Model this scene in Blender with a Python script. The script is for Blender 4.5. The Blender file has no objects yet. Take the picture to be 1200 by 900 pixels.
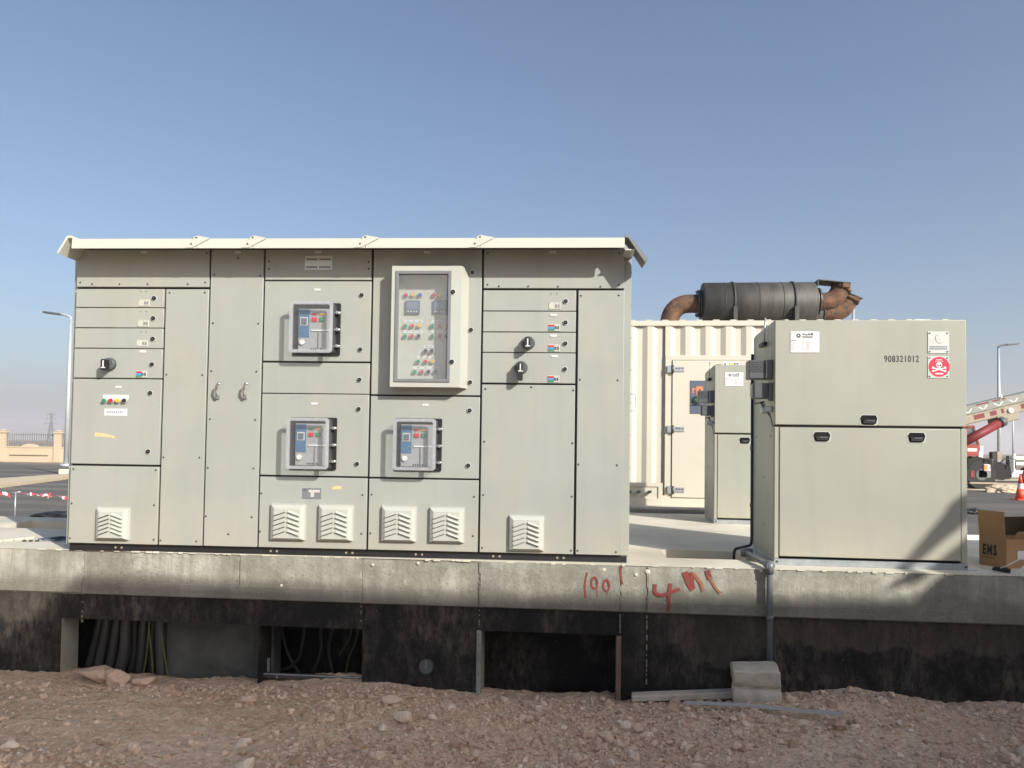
import bpy, bmesh, math, random
from mathutils import Vector, Matrix, noise
random.seed(7)
R_ = math.radians
sc = bpy.context.scene
COL = sc.collection
PI = math.pi

# ------------------------------------------------------------------ camera
f, W, H = 900., 1200, 900
PITCH, ROLL, VSH, CZ = .0326, .0144, 43.8, 1.6
_F = Vector((0, math.cos(PITCH), math.sin(PITCH)))
_R0 = Vector((1, 0, 0)); _U0 = _R0.cross(_F)
_R = _R0 * math.cos(ROLL) + _U0 * math.sin(ROLL)
_U = -_R0 * math.sin(ROLL) + _U0 * math.cos(ROLL)
CAMP = Vector((0, 0, CZ))
def ray(px, py): return _F * f + _R * (px - 600) - _U * (py - 450 - VSH)
def gr(px, py, z=0.):                      # point of a level surface
    d = ray(px, py); t = (z - CZ) / d.z; p = CAMP + d * t; return Vector((p.x, p.y, z))
def dep(px, py, Y):                        # point at a distance
    d = ray(px, py); return CAMP + d * (Y / d.y)
class Frame:                               # a vertical plane: origin and heading
    def __init__(s, x, y, rz): s.o = Vector((x, y, 0)); s.rz = rz
    def on(s, px, py, off=0.):             # pixel -> local (x, z) on the plane local y = off
        c, n = math.cos(s.rz), math.sin(s.rz)
        ux = Vector((c, n, 0)); uy = Vector((-n, c, 0))
        d = ray(px, py); t = (off + uy.dot(s.o - CAMP)) / uy.dot(d)
        p = CAMP + d * t - s.o
        return ux.dot(p), p.z
cam = bpy.data.cameras.new('camera'); co = bpy.data.objects.new('camera', cam); COL.objects.link(co)
m = Matrix.Identity(4)
for i in range(3):
    m[i][0] = _R[i]; m[i][1] = _U[i]; m[i][2] = -_F[i]; m[i][3] = CAMP[i]
co.matrix_world = m
cam.sensor_width = 36; cam.lens = 27.; cam.shift_y = VSH / 1200.; cam.clip_end = 30000; cam.clip_start = .05
sc.camera = co

# ------------------------------------------------------------------ materials
MATS = {}
def mat(name, col, rough=.6, metal=0., var=.06, vscale=6., bump=0., bscale=40., spec=.5, alpha=1., emit=None, col2=None, stretch=(1,1,1), coat=0.):
    m = bpy.data.materials.new(name); m.use_nodes = True
    nt = m.node_tree; N = nt.nodes; L = nt.links
    p = N['Principled BSDF']
    p.inputs['Roughness'].default_value = rough; p.inputs['Metallic'].default_value = metal
    p.inputs['Specular IOR Level'].default_value = spec; p.inputs['Alpha'].default_value = alpha
    p.inputs['Coat Weight'].default_value = coat
    tc = N.new('ShaderNodeTexCoord'); mp = N.new('ShaderNodeMapping'); mp.inputs['Scale'].default_value = stretch
    L.new(tc.outputs['Object'], mp.inputs[0])
    n1 = N.new('ShaderNodeTexNoise'); n1.inputs['Scale'].default_value = vscale; n1.inputs['Detail'].default_value = 6; n1.inputs['Roughness'].default_value = .62
    L.new(mp.outputs[0], n1.inputs['Vector'])
    rp = N.new('ShaderNodeMapRange'); rp.inputs[1].default_value = .3; rp.inputs[2].default_value = .7; L.new(n1.outputs[0], rp.inputs[0])
    mx = N.new('ShaderNodeMix'); mx.data_type = 'RGBA'
    c = Vector(col)
    a = c * (1 - var); b = c * (1 + var)
    if col2: a = Vector(col); b = Vector(col2)
    mx.inputs[6].default_value = (*a, 1); mx.inputs[7].default_value = (*b, 1)
    L.new(rp.outputs[0], mx.inputs[0]); L.new(mx.outputs[2], p.inputs['Base Color'])
    if bump:
        n2 = N.new('ShaderNodeTexNoise'); n2.inputs['Scale'].default_value = bscale; n2.inputs['Detail'].default_value = 8
        L.new(mp.outputs[0], n2.inputs['Vector'])
        bp = N.new('ShaderNodeBump'); bp.inputs['Strength'].default_value = bump; bp.inputs['Distance'].default_value = .02
        L.new(n2.outputs[0], bp.inputs['Height']); L.new(bp.outputs[0], p.inputs['Normal'])
    if emit:
        p.inputs['Emission Color'].default_value = (*emit[:3], 1); p.inputs['Emission Strength'].default_value = emit[3]
    MATS[name] = m; return m
ROOFP = mat('roof_paint', (.52, .52, .455), .4, var=.03, vscale=3, bump=.04, bscale=3)
CREAM = mat('cream_paint', (.53, .50, .42), .45, var=.03, vscale=2.0, bump=.04, bscale=3, col2=None)
VENTP = mat('vent_plastic', (.43, .44, .395), .4, var=.02)
BLACK = mat('black_rubber', (.012, .012, .014), .5, var=.2)
BLACKG = mat('black_gloss', (.012, .012, .014), .25, var=.1)
DGREY = mat('dark_grey_paint', (.085, .095, .10), .45, var=.08)
SCREW = mat('screw', (.10, .10, .10), .4, .6)
CHROME = mat('chrome', (.7, .7, .68), .25, 1.)
WHITE = mat('white_label', (.66, .67, .66), .5, var=.02)
PLATE = mat('aluminium_plate', (.62, .63, .60), .35, .35, var=.05)
INK = mat('ink', (.03, .03, .035), .6)
INKG = mat('grey_ink', (.22, .22, .24), .6)
GASK = mat('gasket_grey', (.17, .18, .19), .5)
INNER = mat('inner_panel', (.48, .48, .42), .5, var=.05, vscale=9)
C_RED = mat('lamp_red', (.55, .02, .03), .25); C_GRN = mat('lamp_green', (.02, .22, .10), .25)
C_YEL = mat('lamp_yellow', (.75, .42, .02), .25); C_BLU = mat('lamp_blue', (.02, .06, .45), .25)
C_BLK = mat('lamp_black', (.02, .02, .02), .25)
SKYB = mat('label_blue', (.06, .28, .52), .5); SKYB2 = mat('relay_blue', (.05, .13, .24), .5)
METER = mat('meter_case', (.10, .12, .17), .3); LCD = mat('meter_screen', (.16, .20, .28), .2)
TAPE = mat('old_tape', (.60, .47, .24), .7, var=.2, vscale=60)
GALV = mat('galvanised', (.42, .45, .47), .4, .6, var=.15, vscale=14)
GALVP = mat('lamp_post_grey', (.5, .53, .55), .4, .4, var=.05)
PVC = mat('grey_pvc', (.13, .145, .155), .35, var=.12, vscale=8)
RUST = mat('rusty_steel', (.055, .045, .038), .8, .2, col2=(.22, .105, .055), vscale=11, bump=.4, bscale=25)
MUFF = mat('sooty_steel', (.04, .04, .038), .6, .3, col2=(.09, .086, .078), vscale=7, bump=.2, bscale=20, stretch=(1, .3, .3))
CABLE = mat('cable_sheath', (.036, .036, .036), .5, var=.15)
CABLEY = mat('cable_yellow_green', (.09, .085, .025), .5, var=.3)
CARD = mat('cardboard', (.36, .21, .10), .8, var=.07, vscale=9)
CARDSH = mat('cardboard_shaded', (.06, .04, .022), .85, var=.07, vscale=9)  # cardboard darkened to hold the shade inside the open box
CONCB = mat('concrete_block', (.46, .41, .33), .9, var=.2, vscale=9, bump=.5, bscale=30)
REDP = mat('red_crane_paint', (.17, .015, .02), .6, var=.08); REDO = mat('orange_red_paint', (.26, .035, .02), .5, var=.2)
BEIGE = mat('boom_beige', (.30, .255, .19), .6, var=.15); BGREY = mat('boom_grey', (.23, .235, .21), .6, var=.18)
GLASSD = mat('dark_glass', (.10, .14, .17), .08, var=0)
STONEW = mat('boundary_wall_paint', (.47, .385, .28), .85, var=.04, vscale=.7)
CONE_O = mat('cone_orange', (.75, .09, .04), .5, var=.08); 
CAPW = mat('white_paint', (.66, .66, .65), .5)
TYRE = mat('tyre', (.02, .02, .02), .8)
SPRAY = mat('red_spray_paint', (.27, .03, .025), .7, col2=(.13, .05, .035), vscale=22)
SPRAYO = mat('orange_spray_paint', (.36, .15, .07), .8, var=.2, vscale=30, alpha=.6)
SAND = mat('sand', (.52, .42, .30), .95, var=.12, vscale=3, bump=.4, bscale=8)
TIMBER = mat('weathered_timber', (.16, .11, .08), .8, var=.2, vscale=10)

def clear_mat(name, a, tint=(.75, .76, .76), rough=.08):
    m = bpy.data.materials.new(name); m.use_nodes = True; nt = m.node_tree; N = nt.nodes; L = nt.links
    N.remove(N['Principled BSDF']); out = N['Material Output']
    tr = N.new('ShaderNodeBsdfTransparent'); tr.inputs[0].default_value = (.93, .94, .94, 1)
    pr = N.new('ShaderNodeBsdfPrincipled'); pr.inputs['Base Color'].default_value = (*tint, 1); pr.inputs['Roughness'].default_value = rough
    nz = N.new('ShaderNodeTexNoise'); nz.inputs['Scale'].default_value = 12
    mr = N.new('ShaderNodeMapRange'); mr.inputs[3].default_value = a * .7; mr.inputs[4].default_value = a * 1.3
    L.new(nz.outputs[0], mr.inputs[0])
    mx = N.new('ShaderNodeMixShader'); L.new(mr.outputs[0], mx.inputs[0]); L.new(tr.outputs[0], mx.inputs[1]); L.new(pr.outputs[0], mx.inputs[2])
    L.new(mx.outputs[0], out.inputs[0]); return m
PANE = clear_mat('window_pane', .10, (.6, .62, .64), .05)
CLEARP = clear_mat('clear_plastic', .09, (.6, .6, .62), .08)
CLEARR = clear_mat('clear_plastic_rim', .5, (.50, .51, .54), .12)

def ramp(N, L, src, stops):
    r = N.new('ShaderNodeValToRGB'); e = r.color_ramp.elements
    while len(e) < len(stops): e.new(.5)
    for k, (p, c) in enumerate(stops): e[k].position = p; e[k].color = (*c, 1) if not isinstance(c, (int, float)) else (c, c, c, 1)
    L.new(src, r.inputs[0]); return r
def tex(N, L, vec, scale, detail=8, rough=.6, scl=(1, 1, 1), loc=(0, 0, 0)):
    mp = N.new('ShaderNodeMapping'); mp.inputs['Scale'].default_value = scl; mp.inputs['Location'].default_value = loc
    L.new(vec, mp.inputs[0]); n = N.new('ShaderNodeTexNoise'); n.inputs['Scale'].default_value = scale
    n.inputs['Detail'].default_value = detail; n.inputs['Roughness'].default_value = rough
    L.new(mp.outputs[0], n.inputs['Vector']); return n.outputs[0]
def mixc(N, L, fac, a, b, mode='MIX'):
    mx = N.new('ShaderNodeMix'); mx.data_type = 'RGBA'; mx.blend_type = mode
    for s, v in ((0, fac), (6, a), (7, b)):
        if isinstance(v, bpy.types.NodeSocket): L.new(v, mx.inputs[s])
        elif isinstance(v, (int, float)): mx.inputs[s].default_value = v
        else: mx.inputs[s].default_value = (*v, 1)
    return mx.outputs[2]
def newm(name):
    m = bpy.data.materials.new(name); m.use_nodes = True; nt = m.node_tree
    tc = nt.nodes.new('ShaderNodeTexCoord')
    return m, nt.nodes, nt.links, nt.nodes['Principled BSDF'], tc.outputs['Object']
def bumpn(N, L, p, hs, strength=.5, dist=.01):
    b = N.new('ShaderNodeBump'); b.inputs['Strength'].default_value = strength; b.inputs['Distance'].default_value = dist
    L.new(hs, b.inputs['Height']); L.new(b.outputs[0], p.inputs['Normal'])

def sheet_paint(name, col, seed):          # dusty painted sheet: patches, faint runs, specks, slightly wavy
    m, N, L, p, v = newm(name)
    c = Vector(col); dust = Vector((.44, .38, .28))
    a = mixc(N, L, ramp(N, L, tex(N, L, v, 1.3, 8, .6, (1, 1, 1), (seed, 0, 0)), [(.32, 0.), (.68, 1.)]).outputs[0], c * .94, c * 1.05)
    st = ramp(N, L, tex(N, L, v, 9, 7, .65, (1, 1, .07), (seed, 2, 0)), [(.50, 0.), (.72, .30)]).outputs[0]
    b = mixc(N, L, st, a, c * .80)
    du = ramp(N, L, tex(N, L, v, 3.1, 9, .7, (1, 1, .5), (seed, 5, 1)), [(.50, 0.), (.75, .35)]).outputs[0]
    d = mixc(N, L, du, b, dust)
    se = N.new('ShaderNodeSeparateXYZ'); L.new(v, se.inputs[0]); zr_ = N.new('ShaderNodeMapRange'); zr_.inputs[1].default_value = .42; zr_.inputs[2].default_value = .04; L.new(se.outputs[2], zr_.inputs[0])
    zm = N.new('ShaderNodeMath'); zm.operation = 'MULTIPLY'; L.new(zr_.outputs[0], zm.inputs[0]); L.new(ramp(N, L, tex(N, L, v, 6, 9, .7, (1, 1, .5), (seed, 1, 1)), [(.35, .05), (.7, .7)]).outputs[0], zm.inputs[1])
    d = mixc(N, L, zm.outputs[0], d, dust)
    sp = ramp(N, L, tex(N, L, v, 34, 3, .6, (1, 1, 1), (seed, 7, 3)), [(.735, 0.), (.77, .55)]).outputs[0]
    L.new(mixc(N, L, sp, d, c * .55), p.inputs['Base Color'])
    rr = ramp(N, L, tex(N, L, v, 2.4, 6, .6), [(.3, .38), (.7, .55)]).outputs[0]; L.new(rr, p.inputs['Roughness'])
    bumpn(N, L, p, tex(N, L, v, 2.3, 2, .4), .10, .03); return m
PAINT = sheet_paint('grey_paint', (.318, .337, .308), 0.); PAINT2 = sheet_paint('kiosk_paint', (.342, .35, .298), 4.)
def concrete_face():                       # stained fair-faced concrete of the beam
    m, N, L, p, v = newm('stained_concrete')
    base = ramp(N, L, tex(N, L, v, 2.3, 10, .72), [(.3, (.17, .168, .14)), (.46, (.29, .285, .24)), (.6, (.40, .39, .33)), (.75, (.48, .47, .40))]).outputs[0]
    drip = ramp(N, L, tex(N, L, v, 11, 8, .7, (1, 1, .10)), [(.45, 0.), (.60, 1.)]).outputs[0]
    dk = N.new('ShaderNodeMath'); dk.operation = 'MULTIPLY'; dk.inputs[1].default_value = .5; L.new(drip, dk.inputs[0])
    big = ramp(N, L, tex(N, L, v, .9, 11, .72, (1, 1, .8), (7, 0, 3)), [(.50, 0.), (.53, .55), (.62, .25), (.75, .6)]).outputs[0]
    base = mixc(N, L, big, base, (.17, .165, .13))
    m2 = mixc(N, L, dk.outputs[0], base, (.19, .18, .14))
    sep = N.new('ShaderNodeSeparateXYZ'); L.new(v, sep.inputs[0])
    zz = N.new('ShaderNodeMath'); zz.operation = 'MULTIPLY_ADD'; zz.inputs[1].default_value = .42; L.new(tex(N, L, v, 1.5, 10, .70, (1, 1, .6), (2, 0, 0)), zz.inputs[0]); L.new(sep.outputs[2], zz.inputs[2])
    damp = ramp(N, L, zz.outputs[0], [(.78, 1.), (.81, .8), (.86, 0.)]).outputs[0]
    dm = N.new('ShaderNodeMath'); dm.operation = 'MULTIPLY'; dm.inputs[1].default_value = .62; L.new(damp, dm.inputs[0])
    m3 = mixc(N, L, dm.outputs[0], m2, (.12, .115, .095))
    spk = ramp(N, L, tex(N, L, v, 75, 3, .5), [(.30, 1.), (.35, 0.)]).outputs[0]
    lt = ramp(N, L, tex(N, L, v, 38, 5, .7, (1, 1, .6), (5, 1, 0)), [(.68, 0.), (.74, 1.)]).outputs[0]
    m4 = mixc(N, L, lt, m3, (.58, .56, .47))
    L.new(mixc(N, L, spk, m4, (.10, .095, .075)), p.inputs['Base Color']); p.inputs['Roughness'].default_value = .85
    bumpn(N, L, p, tex(N, L, v, 26, 10, .72), .7, .012); return m
def bitumen_face():                        # brushed bitumen coat, worn through in places
    m, N, L, p, v = newm('bitumen_coat')
    worn = ramp(N, L, tex(N, L, v, 1.7, 10, .75, (1, 1, .7), (3.1, 0, 1)), [(.44, 0.), (.64, 1.)]).outputs[0]
    streak = ramp(N, L, tex(N, L, v, 26, 9, .75, (1, 1, .35)), [(.40, 0.), (.62, 1.)]).outputs[0]
    mul = N.new('ShaderNodeMath'); mul.operation = 'MULTIPLY'; L.new(worn, mul.inputs[0]); L.new(streak, mul.inputs[1])
    a = mixc(N, L, tex(N, L, v, 22, 10, .78), (.002, .002, .002), (.019, .018, .018))
    b = mixc(N, L, mul.outputs[0], a, (.12, .10, .08))
    sp_ = N.new('ShaderNodeSeparateXYZ'); L.new(v, sp_.inputs[0])
    xr = N.new('ShaderNodeMapRange'); xr.inputs[1].default_value = .75; xr.inputs[2].default_value = 1.5; L.new(sp_.outputs[0], xr.inputs[0])
    xl = N.new('ShaderNodeMapRange'); xl.inputs[1].default_value = -3.2; xl.inputs[2].default_value = -3.5; L.new(sp_.outputs[0], xl.inputs[0])
    xm = N.new('ShaderNodeMath'); xm.operation = 'MAXIMUM'; L.new(xr.outputs[0], xm.inputs[0]); L.new(xl.outputs[0], xm.inputs[1])
    zn = N.new('ShaderNodeMath'); zn.operation = 'MULTIPLY_ADD'; zn.inputs[1].default_value = .9; L.new(tex(N, L, v, 1.5, 9, .62, (1, 1, 1), (1.3, 0, 6)), zn.inputs[0]); L.new(sp_.outputs[2], zn.inputs[2])
    zf_ = ramp(N, L, zn.outputs[0], [(.66, 0.), (.70, .85), (.95, .5)]).outputs[0]
    st2 = ramp(N, L, tex(N, L, v, 17, 9, .75, (1, 1, .3), (3, 0, 0)), [(.30, .15), (.70, 1.)]).outputs[0]
    q1 = N.new('ShaderNodeMath'); q1.operation = 'MULTIPLY'; L.new(zf_, q1.inputs[0]); L.new(st2, q1.inputs[1])
    q2 = N.new('ShaderNodeMath'); q2.operation = 'MULTIPLY'; L.new(q1.outputs[0], q2.inputs[0]); L.new(xm.outputs[0], q2.inputs[1])
    b = mixc(N, L, q2.outputs[0], b, (.095, .08, .063))
    scr = ramp(N, L, tex(N, L, v, 90, 4, .65, (1, 1, .5)), [(.66, 0.), (.72, 1.)]).outputs[0]
    L.new(mixc(N, L, scr, b, (.17, .15, .12)), p.inputs['Base Color'])
    p.inputs['Roughness'].default_value = .72; p.inputs['Specular IOR Level'].default_value = .25
    bumpn(N, L, p, tex(N, L, v, 45, 10, .75), .8, .01); return m
def pad_top():
    m, N, L, p, v = newm('pale_screed')
    c = ramp(N, L, tex(N, L, v, 1.1, 9, .62), [(.3, (.44, .40, .32)), (.55, (.60, .56, .46)), (.75, (.68, .64, .54))]).outputs[0]
    L.new(c, p.inputs['Base Color']); p.inputs['Roughness'].default_value = .85
    bumpn(N, L, p, tex(N, L, v, 25, 8, .6), .25, .008); return m
def dirt():
    m, N, L, p, v = newm('reddish_dirt')
    a = ramp(N, L, tex(N, L, v, .9, 8, .6), [(.32, (.52, .35, .235)), (.5, (.65, .47, .325)), (.7, (.72, .55, .41))]).outputs[0]
    b = ramp(N, L, tex(N, L, v, 18, 9, .72), [(.3, (.50, .48, .46)), (.52, (1, 1, 1)), (.75, (1.25, 1.22, 1.2))]).outputs[0]
    c = mixc(N, L, .75, a, b, 'MULTIPLY')
    # further out the ground is pale desert sand
    g = N.new('ShaderNodeNewGeometry'); ln = N.new('ShaderNodeVectorMath'); ln.operation = 'LENGTH'; L.new(g.outputs['Position'], ln.inputs[0])
    r = N.new('ShaderNodeMapRange'); r.inputs[1].default_value = 9; r.inputs[2].default_value = 16; L.new(ln.outputs['Value'], r.inputs[0])
    s = ramp(N, L, tex(N, L, v, .07, 9, .6), [(.3, (.22, .18, .135)), (.7, (.30, .25, .19))]).outputs[0]
    L.new(mixc(N, L, r.outputs[0], c, s), p.inputs['Base Color']); p.inputs['Roughness'].default_value = .95; p.inputs['Specular IOR Level'].default_value = .2
    n = N.new('ShaderNodeMath'); n.operation = 'ADD'
    vo = N.new('ShaderNodeTexVoronoi'); vo.inputs['Scale'].default_value = 32; L.new(v, vo.inputs['Vector'])
    L.new(tex(N, L, v, 30, 9, .75), n.inputs[0]); L.new(vo.outputs[0], n.inputs[1])
    bumpn(N, L, p, n.outputs[0], .8, .02); return m
def rockm():
    m, N, L, p, v = newm('rubble_stone')
    g = N.new('ShaderNodeObjectInfo')
    at = N.new('ShaderNodeAttribute'); at.attribute_name = 'shade'
    a = ramp(N, L, at.outputs['Fac'], [(0., (.42, .28, .19)), (.35, (.62, .44, .32)), (.7, (.71, .54, .41)), (1., (.76, .65, .54))]).outputs[0]
    b = ramp(N, L, tex(N, L, v, 40, 6, .7), [(.3, (.7, .7, .7)), (.7, (1.12, 1.1, 1.08))]).outputs[0]
    L.new(mixc(N, L, .7, a, b, 'MULTIPLY'), p.inputs['Base Color']); p.inputs['Roughness'].default_value = .95; p.inputs['Specular IOR Level'].default_value = .2
    bumpn(N, L, p, tex(N, L, v, 60, 6, .7), .5, .006); return m
def asphalt():
    m, N, L, p, v = newm('asphalt')
    a = ramp(N, L, tex(N, L, v, .35, 9, .65, (.25, 1.6, 1)), [(.3, (.06, .057, .052)), (.48, (.10, .093, .083)), (.6, (.15, .135, .115)), (.75, (.22, .195, .16))]).outputs[0]
    L.new(a, p.inputs['Base Color']); p.inputs['Roughness'].default_value = .9
    bumpn(N, L, p, tex(N, L, v, 30, 6, .7), .4, .01); return m
def inner_conc():
    m, N, L, p, v = newm('grey_concrete')
    a = ramp(N, L, tex(N, L, v, 3, 9, .65), [(.3, (.20, .20, .18)), (.7, (.33, .33, .29))]).outputs[0]
    L.new(a, p.inputs['Base Color']); p.inputs['Roughness'].default_value = .9
    bumpn(N, L, p, tex(N, L, v, 30, 8, .7), .35, .01); return m
DKC = mat('shade_dark_concrete', (.068, .07, .062), .9, var=.35, vscale=5, bump=.4, bscale=25)  # inner wall's shade is put into this dark colour; the sleeve shares it
CONC = concrete_face(); BITU = bitumen_face(); SCREED = pad_top(); DIRT = dirt(); ROCK = rockm(); ASPH = asphalt(); CINN = inner_conc()

# ------------------------------------------------------------------ helpers
def tag(o, label=None, cat=None, group=None, kind=None):
    if label: o['label'] = label
    if cat: o['category'] = cat
    if group: o['group'] = group
    if kind: o['kind'] = kind
    return o
def thing(name, label, cat, loc=(0, 0, 0), rz=0., group=None):
    o = bpy.data.objects.new(name, None); COL.objects.link(o); o.location = loc; o.rotation_euler = (0, 0, rz)
    o.empty_display_size = .1
    return tag(o, label, cat, group)
class MB:
    def __init__(s): s.bm = bmesh.new(); s.mats = []
    def mi(s, m):
        if m not in s.mats: s.mats.append(m)
        return s.mats.index(m)
    def add(s, vs, fs, m, smooth=False):
        k = s.mi(m); bv = [s.bm.verts.new(v) for v in vs]; out = []
        for q in fs:
            try: fc = s.bm.faces.new([bv[i] for i in q])
            except ValueError: continue
            fc.material_index = k; fc.smooth = smooth; out.append(fc)
        return bv, out
    def box(s, x0, x1, y0, y1, z0, z1, m, bev=0., seg=1, M=None):
        vs = [Vector((x, y, z)) for z in (z0, z1) for y in (y0, y1) for x in (x0, x1)]
        if M: vs = [M @ v for v in vs]
        fs = [(0, 2, 3, 1), (4, 5, 7, 6), (0, 1, 5, 4), (1, 3, 7, 5), (3, 2, 6, 7), (2, 0, 4, 6)]
        bv, out = s.add(vs, fs, m)
        if bev:
            es = list({e for q in out for e in q.edges})
            r = bmesh.ops.bevel(s.bm, geom=es, offset=bev, segments=seg, affect='EDGES', profile=.5)
            for q in r['faces']: q.material_index = s.mi(m); q.smooth = seg > 1
        return s
    def prism(s, pts, y0, y1, m, axis='y', M=None):      # polygon in x,z (axis y), x,y (axis z) or y,z (axis x)
        def P(a, b, c):
            v = {'y': Vector((a, c, b)), 'z': Vector((a, b, c)), 'x': Vector((c, a, b))}[axis]
            return M @ v if M else v
        n = len(pts); vs = [P(a, b, y0) for a, b in pts] + [P(a, b, y1) for a, b in pts]
        fs = [tuple(range(n)), tuple(range(2 * n - 1, n - 1, -1))] + [(i, i + n, (i + 1) % n + n, (i + 1) % n) for i in range(n)]
        bv, out = s.add(vs, fs, m); bmesh.ops.recalc_face_normals(s.bm, faces=out); return s
    def cyl(s, a, b, r, m, n=16, r2=None, cap=True, smooth=True):
        a = Vector(a); b = Vector(b); d = (b - a).normalized(); r2 = r if r2 is None else r2
        u = d.orthogonal().normalized(); w = d.cross(u)
        vs = []
        for c, q in ((a, r), (b, r2)):
            for i in range(n):
                t = 2 * PI * i / n; vs.append(c + (u * math.cos(t) + w * math.sin(t)) * q)
        fs = [(i, (i + 1) % n, (i + 1) % n + n, i + n) for i in range(n)]
        bv, out = s.add(vs, fs, m, smooth)
        if cap:
            k = s.mi(m)
            f1 = s.bm.faces.new(bv[:n][::-1]); f2 = s.bm.faces.new(bv[n:]); f1.material_index = f2.material_index = k
        return s
    def tube(s, pts, r, m, n=10, cap=True):
        pts = [Vector(p) for p in pts]; rs = r if isinstance(r, (list, tuple)) else [r] * len(pts)
        vs = []; u = None
        for i, p in enumerate(pts):
            d = (pts[min(i + 1, len(pts) - 1)] - pts[max(i - 1, 0)]).normalized()
            if u is None: u = d.orthogonal().normalized()
            else: u = (u - d * u.dot(d)).normalized()
            w = d.cross(u)
            for k in range(n):
                t = 2 * PI * k / n; vs.append(p + (u * math.cos(t) + w * math.sin(t)) * rs[i])
        fs = [(i * n + k, i * n + (k + 1) % n, (i + 1) * n + (k + 1) % n, (i + 1) * n + k) for i in range(len(pts) - 1) for k in range(n)]
        bv, out = s.add(vs, fs, m, True)
        if cap:
            k = s.mi(m)
            for q in (bv[:n][::-1], bv[-n:]):
                fc = s.bm.faces.new(q); fc.material_index = k
        return s
    def build(s, name, parent=None, loc=None, **kw):
        me = bpy.data.meshes.new(name)
        s.bm.to_mesh(me); s.bm.free()
        for m_ in s.mats: me.materials.append(m_)
        o = bpy.data.objects.new(name, me); COL.objects.link(o)
        if parent: o.parent = parent
        if loc is not None: o.location = loc
        return tag(o, **kw) if kw else o
def arc(c, r, a0, a1, n=8, plane='xz'):
    out = []
    for i in range(n + 1):
        t = a0 + (a1 - a0) * i / n; a, b = r * math.cos(t), r * math.sin(t)
        out.append(Vector(c) + (Vector((a, 0, b)) if plane == 'xz' else Vector((a, b, 0)) if plane == 'xy' else Vector((0, a, b))))
    return out
def bend(pts, r, n=5):                                  # round the corners of a polyline
    pts = [Vector(p) for p in pts]; out = [pts[0]]
    for i in range(1, len(pts) - 1):
        p = pts[i]; a = (pts[i - 1] - p); b = (pts[i + 1] - p); q = min(r, a.length * .49, b.length * .49)
        A = p + a.normalized() * q; B = p + b.normalized() * q
        for k in range(n + 1):
            t = k / n; out.append(A * (1 - t) ** 2 + p * 2 * t * (1 - t) + B * t * t)
    out.append(pts[-1]); return out
def rrect(x0, x1, z0, z1, r, n=4):
    out = []
    for cx, cz, a in ((x1 - r, z1 - r, 0), (x0 + r, z1 - r, PI / 2), (x0 + r, z0 + r, PI), (x1 - r, z0 + r, 1.5 * PI)):
        for i in range(n + 1):
            t = a + PI / 2 * i / n; out.append((cx + r * math.cos(t), cz + r * math.sin(t)))
    return out
def copy_tree(o, parent=None):
    c = o.copy(); COL.objects.link(c)
    if parent: c.parent = parent
    for ch in [k for k in list(bpy.data.objects) if k.parent == o]: copy_tree(ch, c)
    return c
def inst(o, parent, loc, name=None):                    # a copy of a small part with its own place
    c = o.copy(); COL.objects.link(c); c.parent = parent; c.location = loc; return c
def text(s, size, m, parent, loc, rot=(PI / 2, 0, 0), name='lettering', ext=.001, weight=0., sx=1., sp=1.12):
    cu = bpy.data.curves.new(name, 'FONT'); cu.body = s; cu.size = size; cu.extrude = ext; cu.offset = weight; cu.resolution_u = 3; cu.space_character = sp
    t = bpy.data.objects.new(name + '_tmp', cu); COL.objects.link(t)
    bpy.context.view_layer.update()
    me = bpy.data.meshes.new_from_object(t); bpy.data.objects.remove(t)
    me.materials.clear(); me.materials.append(m)
    o = bpy.data.objects.new(name, me); COL.objects.link(o); o.parent = parent; o.location = loc; o.rotation_euler = rot; o.scale = (sx, 1, 1)
    return o

# ------------------------------------------------------------------ switchgear cabinet
XL, YL, XR, YR = -3.2143, 5.6004, .7815, 5.3551
crz = math.atan2(YR - YL, XR - XL); CL = math.hypot(XR - XL, YR - YL)
CF = Frame(XL, YL, crz)
Z0, Z1 = .85, 3.0
ZB = .80
cab = thing('switchgear_cabinet', 'wide pale grey outdoor switchgear cabinet with many doors under an overhanging cream roof', 'electrical cabinet', (XL, YL, ZB), crz)
def cx(px, py=450): return CF.on(px, py)[0]
def cz(px, py): return CF.on(px, py)[1] - ZB             # local z above the pad
GAP = .005
def vx(a, ya, b, yb): return (CF.on(a, ya)[0] + CF.on(b, yb)[0]) / 2
V = [0., vx(246, 300, 238, 630), vx(310, 300, 302, 630), vx(437, 300, 430, 635), vx(566, 300, 561, 640), CL]
VA = vx(193.5, 345, 185, 630); VE = vx(676.5, 345, 673.5, 640)
BOT = Z0 - ZB; TOP = Z1 - ZB
# body, plinth, roof
mb = MB(); mb.box(.012, CL - .012, .024, 1.05, BOT - .0, TOP + .03, BLACK)
mb.build('gasket_frame', cab)
mb = MB(); mb.box(CL - .01, CL + .045, .03, 1.10, BOT - .01, TOP + .03, PAINT, .003)
for i in range(9): mb.cyl((CL + .045, .05, .2 + i * .23), (CL + .049, .05, .2 + i * .23), .007, SCREW, 8)
mb.build('side_panel', cab)
mb = MB(); mb.box(-.03, -.001, .03, 1.10, BOT - .01, TOP + .03, PAINT, .003); mb.build('side_panel', cab)
mb = MB(); mb.box(0, CL, 1.06, 1.10, BOT, TOP + .03, PAINT, .003); mb.build('back_panel', cab)
mb = MB(); mb.tube(bend([(CL + .045, .09, cz(733, 460)), (CL + .09, .09, cz(733, 460)), (CL + .09, .09, cz(733, 480)), (CL + .045, .09, cz(733, 480))], .02), .006, CAPW, 8); mb.build('side_handle', cab)
mb = MB(); mb.box(.0, CL + .03, .03, 1.08, 0, BOT + .005, BLACK)
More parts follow.
